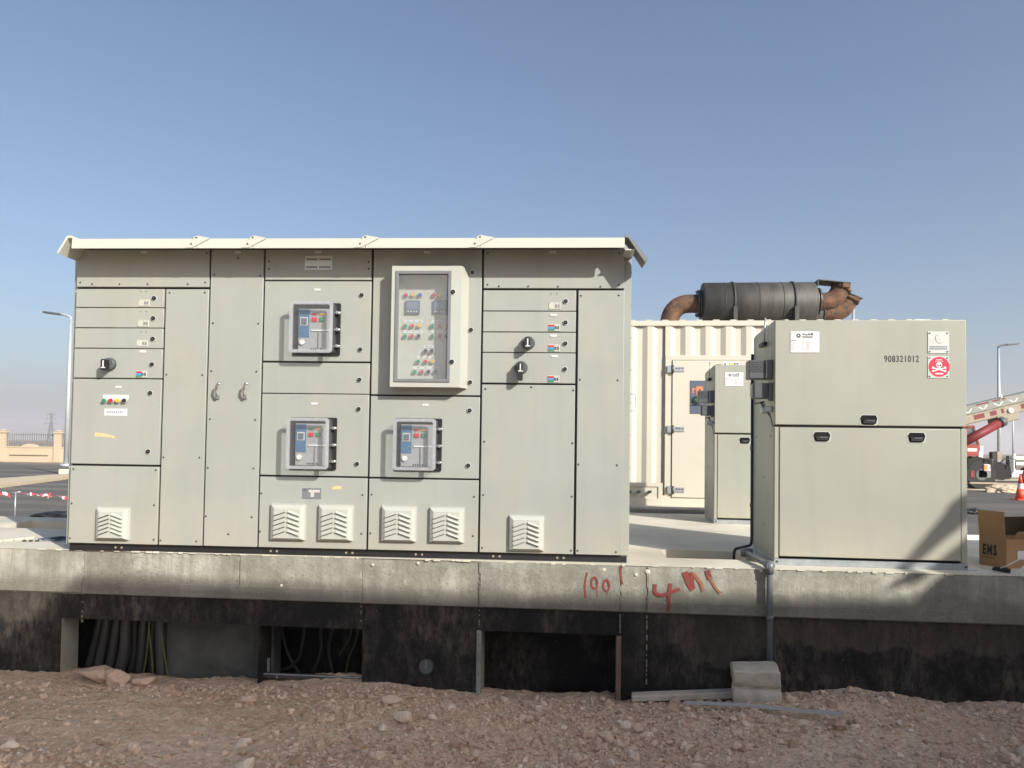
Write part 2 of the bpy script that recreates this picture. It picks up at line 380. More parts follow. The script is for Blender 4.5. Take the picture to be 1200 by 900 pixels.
for x in (.35, 1.5, 2.05, 2.55, 3.1, 3.55):
    for d in (0, .045): mb.cyl((x + d, .03, .026), (x + d, .022, .026), .009, CHROME, 8)
mb.build('plinth', cab)
DO = .215                                                # front overhang
XE0 = CF.on(84, 285, -DO)[0]; XE1 = CF.on(732.5, 285, -DO)[0]
RB = CF.on(400, 290.5, -DO)[1] - ZB; RT = CF.on(400, 279, -DO)[1] - ZB
mb = MB()
segs = [XE0] + V[1:5] + [XE1]
for i in range(5):
    a, b = segs[i] + (.002 if i else 0), segs[i + 1] - .002
    # folded sheet: a fascia leaning back slightly, with a thin roof sheet rising a little to the middle
    mb.prism([(-DO, RB), (-DO + .004, RT), (.45, RT + .10), (1.25, RT - .02), (1.25, RB - .03), (1.23, RB - .03), (1.23, RT - .045), (.45, RT + .075), (-DO + .02, RT - .025), (-DO + .016, RB)], a, b, ROOFP, 'x')
mb.build('roof', cab)
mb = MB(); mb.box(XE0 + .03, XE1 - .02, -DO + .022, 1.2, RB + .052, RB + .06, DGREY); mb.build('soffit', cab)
for k in range(1, 5):                                   # raised joint covers
    x = V[k]; mb = MB()
    mb.prism([(x - .075, RB + .002), (x - .005, RT + .017), (x + .012, RT + .017), (x + .095, RT + .002), (x + .09, RT - .004), (x - .03, RB + .002)], -DO - .006, -DO + .0005, ROOFP)
    mb.prism([(x - .03, RT), (x - .005, RT + .017), (x + .012, RT + .017), (x + .08, RT)], -DO - .004, .3, ROOFP)
    mb.cyl((x - .035, -DO - .006, RB + .028), (x - .035, -DO - .01, RB + .028), .006, SCREW, 8); mb.cyl((x, -DO - .006, RT + .005), (x, -DO - .01, RT + .005), .006, SCREW, 8)
    mb.build('roof_joint_cover', cab)
for sgn, x in ((-1, XE0), (1, XE1)):
    mb = MB(); t = .012
    pts = [(x, RT + .022), (x + sgn * .03, RT + .018), (x + sgn * (.10 if sgn < 0 else .155), RT - (.10 if sgn < 0 else .14)), (x + sgn * (.09 if sgn < 0 else .135), RT - (.11 if sgn < 0 else .165)), (x + sgn * .022, RT + .002), (x, RT + .004)]
    mb.prism(pts, -DO + .01 if sgn > 0 else -DO - .01, 1.2 if sgn < 0 else -.02, ROOFP if sgn < 0 else GASK)
    mb.build('side_eave', cab)
mb = MB(); mb.box(CL - .02, CL + .05, -DO + .03, .03, RB - .012, RB - .002, ROOFP, .002); mb.build('eave_bracket', cab)

# small repeated bits
def lock_bm(r=.0155):
    m_ = MB(); m_.cyl((0, 0, 0), (0, -.004, 0), r * 1.25, PLATE, 18); m_.cyl((0, -.004, 0), (0, -.012, 0), r, BLACKG, 18, r * .9); m_.box(-.006, .006, -.0135, -.012, -.002, .002, DGREY); return m_
lock0 = None
def lock(parent, px, py):
    global lock0
    x, z = CF.on(px, py); z -= ZB
    if lock0 is None: lock0 = lock_bm().build('lock', parent, (x, 0, z)); return
    inst(lock0, parent, (x, 0, z))
def screws(mb, pts, r=.0075):
    for px, py in pts:
        x, z = CF.on(px, py); z -= ZB
        mb.cyl((x, -.0005, z), (x, -.0035, z), r, SCREW, 10, r * .7)
def door(x0, x1, z0, z1, scr=(), g=GAP, gx0=None, gx1=None, gz0=None, gz1=None, name='door', th=.02):
    gx0 = g if gx0 is None else gx0; gx1 = g if gx1 is None else gx1; gz0 = g if gz0 is None else gz0; gz1 = g if gz1 is None else gz1
    mb = MB()
    mb.box(x0 + gx0, x1 - gx1, 0, th, z0 + gz0, z1 - gz1, PAINT, .0035, 2)
    screws(mb, scr); return mb.build(name, cab)
def grille_bits(parent, px, py):                      # small white tab
    x, z = CF.on(px, py); z -= ZB
    mb = MB(); mb.prism(rrect(x - .024, x + .024, z - .008, z + .007, .006, 3), -.004, 0, WHITE)
    for q in (-.02, .018): mb.box(x + q, x + q + .004, -.0045, -.004, z - .005, z, INKG)
    mb.box(x - .008, x + .006, -.0045, -.004, z - .003, z - .001, INKG); mb.build('label_tab', parent)
def iso_tag(parent, px, py, colour=False):            # socket plate with a dark window / a coloured label
    x, z = CF.on(px, py); z -= ZB; w, h = .042, .025
    mb = MB(); mb.box(x - w, x + w, -.004, 0, z - h, z + h, INNER, .002)
    for sx_, sz_ in ((-1, -1), (-1, 1), (.1, 1), (.1, -1), (1, -1), (1, 1)):
        mb.cyl((x + sx_ * w * .8, -.004, z + sz_ * h * .78), (x + sx_ * w * .8, -.005, z + sz_ * h * .78), .0025, SCREW, 6)
    mb.box(x + .004, x + .036, -.007, -.004, z - .010, z + .010, INKG if not colour else DGREY); mb.box(x + .019, x + .022, -.008, -.007, z - .010, z + .010, INNER)
    if colour:
        mb.box(x - .037, x + .002, -.006, -.004, z + .007, z + .020, C_RED); mb.box(x - .037, x + .002, -.006, -.004, z - .010, z + .0065, SKYB); mb.box(x - .037, x + .002, -.006, -.004, z - .020, z - .0105, C_GRN)
    mb.build('socket_plate', parent)
def rotary(parent, px, py, down=.0):
    x, z = CF.on(px, py); z -= ZB
    mb = MB(); mb.cyl((x, 0, z), (x, -.035, z), .048, DGREY, 28, .042)
    mb.box(x - .043, x + .005, -.02, -.001, z - .02, z + .015, DGREY, .006, 2)
    mb.prism(rrect(x - .02, x + .016, z - .050 - down, z + .03, .012), -.085, -.035, BLACK)
    mb.build('rotary_switch', parent)
    mb = MB(); mb.box(x - .004, x + .004, -.089, -.085, z - .03, z + .02, WHITE); mb.box(x - .016, x + .016, -.089, -.085, z - .036, z - .028, WHITE, .001)
    mb.build('switch_pointer', parent)
def pilot(parent, x, z, m, y0=0., r=.0125):
    mb = MB(); mb.cyl((x, y0, z), (x, y0 - .012, z), r * 1.25, PLATE, 16); mb.cyl((x, y0 - .012, z), (x, y0 - .026, z), r, m, 16, r * .8)
    mb.build('pilot_lamp', parent)
def vent(parent, a, b, c, d):
    x0, z1 = CF.on(a, b, -.035); x1, z0 = CF.on(c, d, -.035); z0 -= ZB; z1 -= ZB
    e = .028; D = .042
    mb = MB()
    vs = [(x0 - .004, 0, z0 - .004), (x1 + .004, 0, z0 - .004), (x1 + .004, 0, z1 + .004), (x0 - .004, 0, z1 + .004),
          (x0 + .002, -.026, z0 + .002), (x1 - .002, -.026, z0 + .002), (x1 - .002, -.026, z1 - .002), (x0 + .002, -.026, z1 - .002),
          (x0 + e, -D, z0 + e * .5), (x1 - e, -D, z0 + e * .5), (x1 - e, -D, z1 - e), (x0 + e, -D, z1 - e)]
    fs = [(0, 1, 5, 4), (1, 2, 6, 5), (2, 3, 7, 6), (3, 0, 4, 7), (4, 5, 9, 8), (5, 6, 10, 9), (6, 7, 11, 10), (7, 4, 8, 11), (8, 9, 10, 11)]
    mb.add(vs, fs, VENTP)
    xm = (x0 + x1) / 2; zz0 = z0 + e * .5 + .018; hh = (z1 - e - zz0 - .02) / 5.0
    wq = (x1 - x0 - 2 * e) / 2 - .012
    for i in range(5):
        zc = zz0 + hh * (i + .15)
        for s_ in (-1, 1):
            xa, xb = xm + s_ * (.010), xm + s_ * (.010 + wq)
            za, zb = zc + .028, zc
            lo = .016
            vs = [(xa, -D, za + .012), (xb, -D, zb + .012), (xb, -D - .016, zb - .001), (xa, -D - .016, za - .001)]
            mb.add(vs, [(0, 1, 2, 3) if s_ < 0 else (3, 2, 1, 0)], VENTP)
            mb.add([(xa, -D - .0012, za + .006), (xb, -D - .0012, zb + .003), (xb, -D - .0012, zb - .006), (xa, -D - .0012, za - .006)], [(0, 1, 2, 3)], BLACK)
            mb.add([(xb, -D, zb + .012), (xb, -D - .016, zb - .001), (xb, -D, zb - .004)], [(0, 1, 2)], VENTP)
            mb.add([(xa, -D, za + .012), (xa, -D - .016, za - .001), (xa, -D, za - .004)], [(2, 1, 0)], VENTP)
    mb.build('louvre_vent', parent)

T = TOP = RB + .05
# bay A
zA0 = cz(150, 337.5)
d = door(0, V[1], zA0, T, [(94, 331), (108, 333), (140, 333), (173, 333), (220, 333), (240.5, 331), (97, 296), (242, 297)], gz0=.008)
la = [337.5, 360.5, 384.3, 408.3, 443.6, 545.3]
za = [cz(140, y) for y in la] + [BOT]
thin, thick = .0028, .007
for i in range(4):
    d = door(0, VA, za[i + 1], za[i], gz0=thin if i < 3 else .004, gz1=thick if i == 0 else thin, gx1=.007)
    lock(d, *[(181, 349.5), (180, 373), (179.5, 397), (178.5, 427)][i])
    iso_tag(d, *[(168.8, 355), (168, 379), (166.7, 402.3), (165.8, 438.5)][i], i == 3)
    if i < 3:
        for q in (165, 171.5): mb = MB(); screws(mb, [(q, 341.5 + 23.6 * i)], .004); mb.build('rivet', d)
    else:
        grille_bits(d, 167.5, 412); rotary(d, 129, 427)
d = door(0, VA, za[5], za[4], gz1=.004, gz0=.007, gx1=.007)
lock(d, 176.5, 460.5); lock(d, 174, 529); grille_bits(d, 139, 453.5)
x0, z = cx(121, 466), cz(136, 466); x1 = cx(151, 466)
mb = MB(); mb.box(x0, x1, -.002, 0, z - .012, z + .02, WHITE); mb.build('label_strip', d)
for px, m_ in ((123.5, C_GRN), (131.3, C_RED), (139, C_YEL), (147, C_BLK)): pilot(d, cx(px, 469.5), cz(px, 469.5), m_, -.002, .015)
mb = MB(); x0, x1, z0_, z1_ = cx(122.5, 483), cx(149, 483), cz(136, 487), cz(136, 479)
mb.box(x0, x1, -.002, 0, z0_, z1_, WHITE)
for i in range(9): mb.box(x0 + .018 + i * .014, x0 + .026 + i * .014, -.003, -.002, z0_ + .017, z1_ - .017, INKG)
mb.build('name_label', d)
mb = MB(); a, b = cx(111, 509), cz(111, 509)
mb.prism([(a, b - .014), (a + .05, b - .017), (a + .12, b - .02), (a + .155, b - .03), (a + .15, b - .012), (a + .09, b + .003), (a + .04, b + .012), (a + .002, b + .013)], -.0012, 0, TAPE); mb.build('tape_mark', d)
d = door(0, VA, BOT, za[5], [(86, 549.5), (182.5, 551), (84, 590), (180.5, 592), (82, 630.5), (180, 632.5)], gz1=.007, gx1=.007)
vent(d, 112, 595, 148, 633)
d = door(VA, V[1], BOT, zA0, [(198.7, 343), (240, 343), (195, 439), (237, 439.5), (191.5, 536), (233.7, 536.3), (188, 633.3), (230, 634.5)], gx0=.007, gz1=.008)
# bay B
d = door(V[1], V[2], BOT, T, [(249.5, 378.7), (302.5, 379.2), (247.7, 434.8), (300.5, 435.5), (246, 491), (299, 492), (243.5, 548), (297, 549), (241.2, 605), (294.8, 606), (267.5, 626), (279, 302.5), (251, 322), (305, 323)], gx0=.007)
for px in (257, 289):
    x, z = cx(px, 458), cz(px, 458)
    mb = MB(); mb.box(x - .018, x + .006, -.01, 0, z - .062, z - .03, CHROME, .003); mb.cyl((x - .005, 0, z - .045), (x - .005, -.03, z - .045), .012, CHROME, 12)
    mb.tube(bend([(x - .005, -.03, z - .045), (x - .012, -.045, z), (x + .008, -.055, z + .045), (x + .03, -.05, z + .05)], .02), .0085, CHROME, 8); mb.build('lever_handle', d)
# bay C
zc = [cz(370, y) for y in (328.8, 424.3, 461.5, 558.5)]
d = door(V[2], V[3], zc[0], T, [(315, 306.5), (315, 315), (432, 307), (432, 315)], gx1=.007, gx0=.007)
x0, x1, z0_, z1_ = cx(357.5, 308), cx(389.5, 308), cz(373, 316), cz(373, 300)
mb = MB(); mb.box(x0, x1, -.003, 0, z0_, z1_, PLATE); 
for zz in (z1_ - .025, z0_ + .018):
    n = 15; wv = (x1 - x0 - .02) / n
    for i in range(n):
        if i in (7,) : continue
        mb.box(x0 + .01 + i * wv, x0 + .01 + i * wv + wv * .72, -.0036, -.003, zz - .006, zz + .006, INK)
mb.build('name_plate', d)
d1 = door(V[2], V[3], zc[1], zc[0], gz0=.006, gx1=.007, gx0=.007); lock(d1, 424, 345.8); lock(d1, 422.3, 409.6); grille_bits(d1, 372, 339.5)
d = door(V[2], V[3], zc[2], zc[1], gz0=thin, gz1=.006, gx1=.007, gx0=.007); lock(d, 421.4, 445)
d2 = door(V[2], V[3], zc[3], zc[2], gz0=.006, gz1=thin, gx1=.007, gx0=.007); lock(d2, 420.5, 479.3); lock(d2, 418.5, 543.6); grille_bits(d2, 368.5, 473)
d = door(V[2], V[3], BOT, zc[3], [(306.3, 578), (424.8, 580), (304.7, 623), (423.5, 625.5)], gz1=.006, gx1=.007, gx0=.007)
x0, x1, z0_, z1_ = cx(354.5, 578), cx(376.5, 578), cz(365, 584.5), cz(365, 572)
mb = MB(); mb.box(x0, x1, -.003, 0, z0_, z1_, GASK); mb.box(x0 + .006, x0 + .03, -.004, -.003, z1_ - .022, z1_ - .008, METER); mb.box(x0 + .045, x1 - .01, -.004, -.003, z1_ - .03, z1_ - .012, PLATE)
mb.box(x0 + .06, x0 + .085, -.0045, -.0035, z0_ + .012, z1_ - .03, PLATE); mb.build('rating_plate', d)
mb = MB(); a, b = cx(389, 571.5), cz(389, 571.5); mb.prism([(a, b - .012), (a + .07, b - .01), (a + .072, b + .010), (a + .04, b + .014), (a + .004, b + .006)], -.0012, 0, TAPE); mb.build('tape_mark', d)
vent(d, 317, 591, 355.5, 633.5); vent(d, 373, 592, 411.5, 634.5)
# bay D
zd = [cz(500, y) for y in (463.7, 561)]
dD = door(V[3], V[4], zd[0], T, gx0=.007, gx1=.007, gz0=.006)
for p_ in ((553.6, 319.5), (552, 386.5), (551, 448)): lock(dD, *p_)
d3 = door(V[3], V[4], zd[1], zd[0], gx0=.007, gx1=.007, gz0=.006, gz1=.006); lock(d3, 550.5, 481); lock(d3, 548.8, 545.5); grille_bits(d3, 498.5, 474.5)
d = door(V[3], V[4], BOT, zd[1], [(435.5, 579.5), (555.5, 582.3), (434, 625), (554, 628.3)], gx0=.007, gx1=.007, gz1=.006)
vent(d, 447, 593.5, 486, 635.5); vent(d, 503.5, 595, 542.5, 636.5)
# bay E
zE0 = cz(640, 339); le = [339, 364.6, 389.2, 413.3, 450]
ze = [cz(620, y) for y in le]
d = door(V[4], V[5], zE0, T, [(571.2, 333.5), (584.5, 335.5), (619, 335.6), (653.8, 335.8), (703.6, 336), (725.3, 334), (571.7, 297), (725.5, 297)], gx0=.007, gz0=.007)
for i in range(4):
    d = door(V[4], VE, ze[i + 1], ze[i], gx0=.007, gx1=.009, gz0=thin if i < 3 else .006, gz1=.007 if i == 0 else thin)
    lock(d, *[(663, 353), (662.7, 378), (662.5, 402.5), (662, 432.7)][i])
    iso_tag(d, *[(650, 358.5), (649.3, 384), (649, 408), (648.5, 444.3)][i], i > 0)
    if i == 0:
        for q in ((645.8, 344.5), (652.6, 344.5)): mb = MB(); screws(mb, [q], .004); mb.build('rivet', d)
    else: grille_bits(d, *[(648.8, 369.2), (648.8, 393.5), (650, 417.5)][i - 1])
    if i == 2: rotary(d, 619, 402)
    if i == 3: rotary(d, 610.5, 431, .045)
d = door(V[4], VE, BOT, ze[4], [(568.7, 455.8), (622.5, 453.8), (671.8, 457.5), (567.5, 517.5), (670.8, 519.3), (566.3, 580), (670, 582), (565, 642), (669, 645.3)], gx0=.007, gx1=.009, gz1=.006)
vent(d, 597, 604.5, 636.5, 646)
d = door(VE, V[5], BOT, zE0, [(680.8, 346.5), (725, 346), (679.5, 445), (723.7, 445.5), (677.8, 544.3), (723, 545.3), (676.8, 645.3), (721.8, 647)], gx0=.007, gz1=.007)

# breaker covers
BFACE = mat('breaker_face', (.30, .31, .32), .45, var=.12, vscale=30)
def breaker(parent, a, b, c, dd, red_first):
    x0, z1 = CF.on(a, b); x1, z0 = CF.on(c, dd); z0 -= ZB; z1 -= ZB
    mb = MB(); mb.prism(rrect(x0, x1, z0, z1, .01), -.012, 0, BLACK); mb.build('cover_base', parent)
    mb = MB(); xi0, xi1, zi0, zi1 = x0 + .045, x1 - .055, z0 + .03, z1 - .045
    mb.box(xi0, xi1, -.035, -.012, zi0, zi1, BFACE, .003)
    w = xi1 - xi0; h = zi1 - zi0
    mb.box(xi0 + .002, xi0 + w * .33, -.0385, -.035, zi0 + h * .32, zi1 - .004, SKYB2)
    mb.box(xi0 + w * .06, xi0 + w * .29, -.042, -.0385, zi0 + h * .60, zi0 + h * .80, INNER); mb.box(xi0 + w * .09, xi0 + w * .26, -.045, -.042, zi0 + h * .62, zi0 + h * .77, METER)
    q1, q2 = (C_RED, C_YEL) if red_first else (C_GRN, C_YEL)
    mb.box(xi0 + w * .42, xi0 + w * .54, -.04, -.035, zi0 + h * .85, zi0 + h * .89, q1); mb.box(xi0 + w * .64, xi0 + w * .78, -.04, -.035, zi0 + h * .85, zi0 + h * .89, q2)
    mb.box(xi0 + w * .42, xi0 + w * .56, -.045, -.035, zi0 + h * .70, zi0 + h * .79, C_RED); mb.box(xi0 + w * .64, xi0 + w * .77, -.045, -.035, zi0 + h * .70, zi0 + h * .79, C_GRN)
    mb.box(xi0 + w * .40, xi0 + w * .95, -.042, -.035, zi0 + h * .47, zi0 + h * .50, WHITE)
    mb.box(xi0 + w * .60, xi0 + w * .62, -.042, -.035, zi0 + h * .02, zi0 + h * .47, GASK)
    mb.cyl((xi0 + w * .14, -.035, zi0 + h * .2), (xi0 + w * .14, -.05, zi0 + h * .2), .018, WHITE, 16)
    for i in range(5): mb.box(xi0 + w * (.38 + .07 * i), xi0 + w * (.42 + .07 * i), -.036, -.035, zi0 + .008, zi0 + .02, INK)
    mb.build('circuit_breaker', parent)
    # clear bowl
    X0, X1, Q0, Q1 = x0 + .010, x1 - .028, z0 + .010, z1 - .008; D = -.115
    pts = rrect(X0, X1, Q0, Q1, .02, 4); pin = rrect(X0 + .012, X1 - .012, Q0 + .012, Q1 - .012, .014, 4); n = len(pts)
    mb = MB()
    vs = [(x, -.012, z) for x, z in pts] + [(x, D + .01, z) for x, z in pts] + [(x, D, z) for x, z in pin]
    fs = [(i, (i + 1) % n, (i + 1) % n + n, i + n) for i in range(n)]
    mb.add(vs, fs, CLEARP, True)
    mb.add(vs, [(i + n, (i + 1) % n + n, (i + 1) % n + 2 * n, i + 2 * n) for i in range(n)], CLEARR, True)
    mb.add([vs[i + 2 * n] for i in range(n)], [tuple(range(n))], CLEARP)
    bmesh.ops.remove_doubles(mb.bm, verts=mb.bm.verts, dist=.0001); bmesh.ops.recalc_face_normals(mb.bm, faces=mb.bm.faces)
    mb.build('clear_cover', parent)
    # rim at the opening edge and the hinge strip
    mb = MB()
    po = rrect(X0 - .002, X1 + .002, Q0 - .002, Q1 + .002, .022, 4); pi_ = rrect(X0 + .020, X1 - .020, Q0 + .02, Q1 - .02, .012, 4)
    yf, yb = D - .003, D + .012
    vs = [(x, yf, z) for x, z in po] + [(x, yf, z) for x, z in pi_] + [(x, yb, z) for x, z in po] + [(x, yb, z) for x, z in pi_]
    fs = [(i, (i + 1) % n, (i + 1) % n + n, i + n) for i in range(n)] + [(i + 2 * n, i + 3 * n, (i + 1) % n + 3 * n, (i + 1) % n + 2 * n) for i in range(n)]
    fs += [(i, i + 2 * n, (i + 1) % n + 2 * n, (i + 1) % n) for i in range(n)] + [(i + n, (i + 1) % n + n, (i + 1) % n + 3 * n, i + 3 * n) for i in range(n)]
    _, o_ = mb.add(vs, fs, CLEARR, False); bmesh.ops.recalc_face_normals(mb.bm, faces=o_); mb.build('cover_rim', parent)
    for t in (.2, .52, .83):
        zz = z1 - (z1 - z0) * t
        mb = MB(); mb.cyl((x1 - .035, -.05, zz), (x1 + .012, -.05, zz), .008, CHROME, 10); mb.cyl((x1 - .008, -.012, zz), (x1 - .008, -.07, zz), .011, CHROME, 10); mb.build('cover_catch', parent)
breaker(d1, 345, 355.5, 398.5, 417, True)
breaker(d2, 341.5, 489, 394, 551, False)
breaker(d3, 464, 490, 517.3, 552.5, True)

# control box with window on bay D
BD = .115
def cb(px, py, off): x, z = CF.on(px, py, off); return x, z - ZB
bx0, bz1 = cb(459.5, 311.5, -BD); bx1, bz0 = cb(540.5, 454, -BD)
wx0, wz1 = cb(464, 317.5, -BD); wx1, wz0 = cb(527, 448, -BD)
mb = MB()
zz0 = bz0
# shallow box made of four walls; the right side slopes back to the door
mb.prism([(bx0, 0), (bx0, -BD), (wx0, -BD), (wx0, 0)], bz0, bz1, VENTP, 'z')
mb.prism([(wx1, 0), (wx1, -BD), (bx1 - .012, -BD), (bx1 + .028, 0)], bz0, bz1, VENTP, 'z')
mb.box(wx0 + .0005, wx1 - .0005, -BD + .0005, 0, wz1, bz1 - .0005, VENTP); mb.box(wx0 + .0005, wx1 - .0005, -BD + .0005, 0, bz0 + .0005, wz0, VENTP)
cbx = mb.build('control_box', dD.parent)
t = .022
mb = MB()
for q in ((wx0, wx0 + t, wz0, wz1), (wx1 - t, wx1, wz0, wz1), (wx0 + t, wx1 - t, wz1 - t, wz1), (wx0 + t, wx1 - t, wz0, wz0 + t)):
    mb.box(q[0], q[1], -BD - .008, -BD + .01, q[2], q[3], GASK, .002)
mb.build('window_frame', cbx)
mb = MB(); mb.box(wx0 + t, wx1 - t, -BD + .002, -BD + .006, wz0 + t, wz1 - t, PANE); mb.build('window_pane', cbx)
mb = MB(); mb.box(wx0 + .001, wx1 - .001, -.004, -.0005, wz0 + .001, wz1 - .001, INNER); mb.build('instrument_panel', cbx)
def ip(u, v): return cb(455 + u / 5.81, 305 + v / 5.81, -.01)
for u, v, m_ in [(123, 238, C_RED), (170, 238, C_YEL), (217, 238, C_BLU), (313, 238, C_RED), (360, 238, C_YEL), (402, 238, C_BLU),
                 (118, 447, C_GRN), (165, 447, C_RED), (212, 447, C_YEL), (303, 447, C_GRN), (350, 447, C_RED), (393, 447, C_YEL),
                 (117, 517, C_GRN), (163, 517, C_RED), (208, 517, C_BLK), (303, 517, C_GRN), (350, 517, C_RED), (393, 517, C_BLK),
                 (205, 690, C_GRN), (257, 690, C_RED), (302, 690, C_YEL), (182, 760, C_GRN), (230, 760, C_RED), (275, 760, C_BLK), (322, 760, C_BLK)]:
    x, z = ip(u, v); pilot(cbx, x, z, m_, -.004, .0145)
for u in (257, 300):
    x, z = ip(u, 618); mb = MB(); mb.cyl((x, -.004, z), (x, -.018, z), .017, PLATE, 16); mb.cyl((x, -.018, z), (x, -.03, z), .013, BLACK, 12); mb.box(x - .004, x + .004, -.04, -.03, z - .014, z + .014, BLACK); mb.build('selector_switch', cbx)
for (u0, u1) in ((118, 215), (305, 402)):
    x0, z1_ = ip(u0, 275); x1, z0_ = ip(u1, 368)
    mb = MB(); mb.box(x0, x1, -.022, -.004, z0_, z1_, METER, .004); mb.box(x0 + .012, x1 - .012, -.0235, -.022, z0_ + .035, z1_ - .012, LCD)
    for i in range(4): xx = x0 + .022 + i * (x1 - x0 - .044) / 3; mb.cyl((xx, -.022, z0_ + .018), (xx, -.026, z0_ + .018), .005, CAPW, 8)
    mb.build('power_meter', cbx)
mb = MB()
for u0, u1, v in ((103, 235, 415), (292, 398, 415), (100, 232, 486), (290, 398, 486), (240, 325, 588), (193, 322, 659), (165, 335, 731)):
    x0, z = ip(u0, v); x1, _ = ip(u1, v); mb.box(x0, x1, -.007, -.004, z - .009, z + .009, CAPW)
    for i in range(3):
        xx = x0 + (x1 - x0) * (.18 + .3 * i); mb.box(xx, xx + .016, -.0075, -.007, z - .003, z + .003, INKG)
mb.build('label_strips', cbx)
for px, py in ((531, 342), (529.5, 424)):
    x, z = cb(px, py, -BD); inst(lock0, cbx, (x, -BD, z))
mb = MB(); mb.box(-.0, .0, 0, 0, 0, 0, INK); mb.bm.free()
mb = MB()
for px in (169, 279, 373, 501, 648):                    # faint tabs at the door heads
    x, z = CF.on(px, 295.5); z -= ZB; mb.box(x - .025, x + .025, -.003, 0, z - .009, z + .009, PLATE)
mb.build('head_labels', cab)

# ------------------------------------------------------------------ transformer kiosks
TX, TY, TX2, TY2 = 1.8447, 5.3980, 3.1146, 5.2663
trz = math.atan2(TY2 - TY, TX2 - TX); TW = math.hypot(TX2 - TX, TY2 - TY); TF = Frame(TX, TY, trz)
TH = 1.717; TS = .9665; TD = .66
kio = thing('transformer_kiosk', 'large beige metal transformer kiosk numbered 908321012 with a red skull sign, nearest the pad edge', 'electrical kiosk', (TX, TY, .8), trz, 'beige transformer kiosks')
def tx(px, py, off=0): x, z = TF.on(px, py, off); return x, z - .8
mb = MB()
mb.prism([(0, TS + .012), (.035, TS + .012), (.11, TS + .085), (TD * .5, TS + .2), (TD, TS + .2), (TD, TH - .02), (.0, TH)], 0., TW, PAINT2, 'x')
up = mb.build('upper_cover', kio)
bmv = MB(); bmv.box(.0, TW, -.012, .0, TS + .012, TH - .001, PAINT2, .006, 2); bmv.build('upper_door', up)
mb = MB(); mb.box(.018, TW - .018, .004, .05, TS - .006, TS + .02, BLACK); mb.box(.012, TW - .012, .05, TD - .02, .05, TS + .19, DGREY); mb.build('core_frame', kio)
mb = MB()
mb.prism([(0.001, .045), (TD - .01, .045), (TD - .01, TS + .19), (.46, TS + .19), (.115, TS + .07), (.04, TS - .002), (.001, TS - .002)], -.004, .012, PAINT2, 'x')
for yy, zz in ((.3, .25), (.3, .6), (.08, .9), (.55, .9)): mb.cyl((-.004, yy, zz), (-.007, yy, zz), .008, SCREW, 8)
mb.build('side_panel', kio)
mb = MB(); mb.prism([(0.001, .045), (TD - .01, .045), (TD - .01, TS + .19), (.115, TS + .07), (.04, TS - .002), (.001, TS - .002)], TW - .012, TW + .004, PAINT2, 'x'); mb.build('side_panel', kio)
for a_, b_ in ((0., .03), (TW - .036, TW + .004)): mb = MB(); mb.box(a_, b_, -.006, .03, .045, TS - .003, PAINT2, .003); mb.build('corner_post', kio)
mb = MB(); mb.box(.034, TW - .040, -.012, .02, .062, TS - .004, PAINT2, .005, 2); lo = mb.build('lower_door', kio)
mb = MB(); mb.box(-.003, TW + .006, -.010, TD, .0, .044, GALV, .003)
mb.box(TW, TW + .06, -.02, .04, 0, .006, GALV); mb.cyl((TW - .01, -.010, .024), (TW - .01, -.016, .024), .008, SCREW, 8); mb.cyl((.02, -.010, .024), (.02, -.016, .024), .008, SCREW, 8)
mb.build('base_frame', kio)
mb = MB(); mb.box(-.003, TW + .003, TD, TD + .02, .04, TH - .03, PAINT2); mb.build('back_panel', kio)
def fingergrip(parent, px, py):
    x, z = tx(px, py, -.012)
    mb = MB(); hw, hh = .062, .038
    mb.prism(rrect(x - hw, x + hw, z - hh, z + hh, .022), -.0135, -.011, INNER)
    hw, hh = .056, .033
    mb.prism([(x - hw, z + hh * .4), (x - hw + .012, z + hh), (x + hw - .012, z + hh), (x + hw, z + hh * .4), (x + hw - .008, z - hh * .7), (x + hw - .022, z - hh), (x - hw + .022, z - hh), (x - hw + .008, z - hh * .7)], -.017, -.011, BLACKG)
    mb.prism([(x - hw + .016, z + .002), (x + hw - .016, z + .002), (x + hw - .02, z - hh * .72), (x - hw + .02, z - hh * .72)], -.026, -.017, BLACK)
    mb.prism([(x - hw + .03, z + .000), (x + hw - .014, z + .0), (x + hw - .03, z - .009), (x - hw + .04, z - .009)], -.03, -.026, DGREY)
    mb.build('finger_grip', parent)
fingergrip(up, 1018, 492.2); fingergrip(lo, 963, 511.8)
second_grip_at = (1074, 512.8)
# hasp boxes on the left side
mb = MB(); _, z = tx(905, 421); hz1 = z; hz0 = tx(905, 443)[1]
mb.box(-.165, -.004, .05, .17, hz0, hz1, DGREY, .004)
for r_ in range(5):
    for c_ in range(7):
        X = -.155 + c_ * .018 + (.009 if r_ % 2 else 0); Z = hz1 - .018 - r_ * .016
        mb.cyl((X, .0502, Z), (X, .0485, Z), .0065, BLACK, 6)
mb.box(-.05, -.002, .035, .05, hz0, hz1, DGREY); mb.build('vent_hood', kio)
lz1, lz0 = tx(905, 448)[1], tx(905, 466)[1]
mb = MB(); mb.box(-.125, -.004, .06, .17, lz0, lz1, DGREY, .004); mb.box(-.14, -.125, .08, .14, lz0 + .01, lz1 - .01, PAINT2, .003); mb.box(-.03, -.002, .03, .06, lz0 - .02, lz1, DGREY); mb.build('lock_box', kio)
z = tx(903, 479)[1]; mb = MB(); mb.box(-.05, 0, .05, .1, z - .02, z + .02, GALV, .004); mb.box(-.07, -.03, .07, .13, z - .03, z + .012, GALV, .004); mb.build('side_latch', kio)
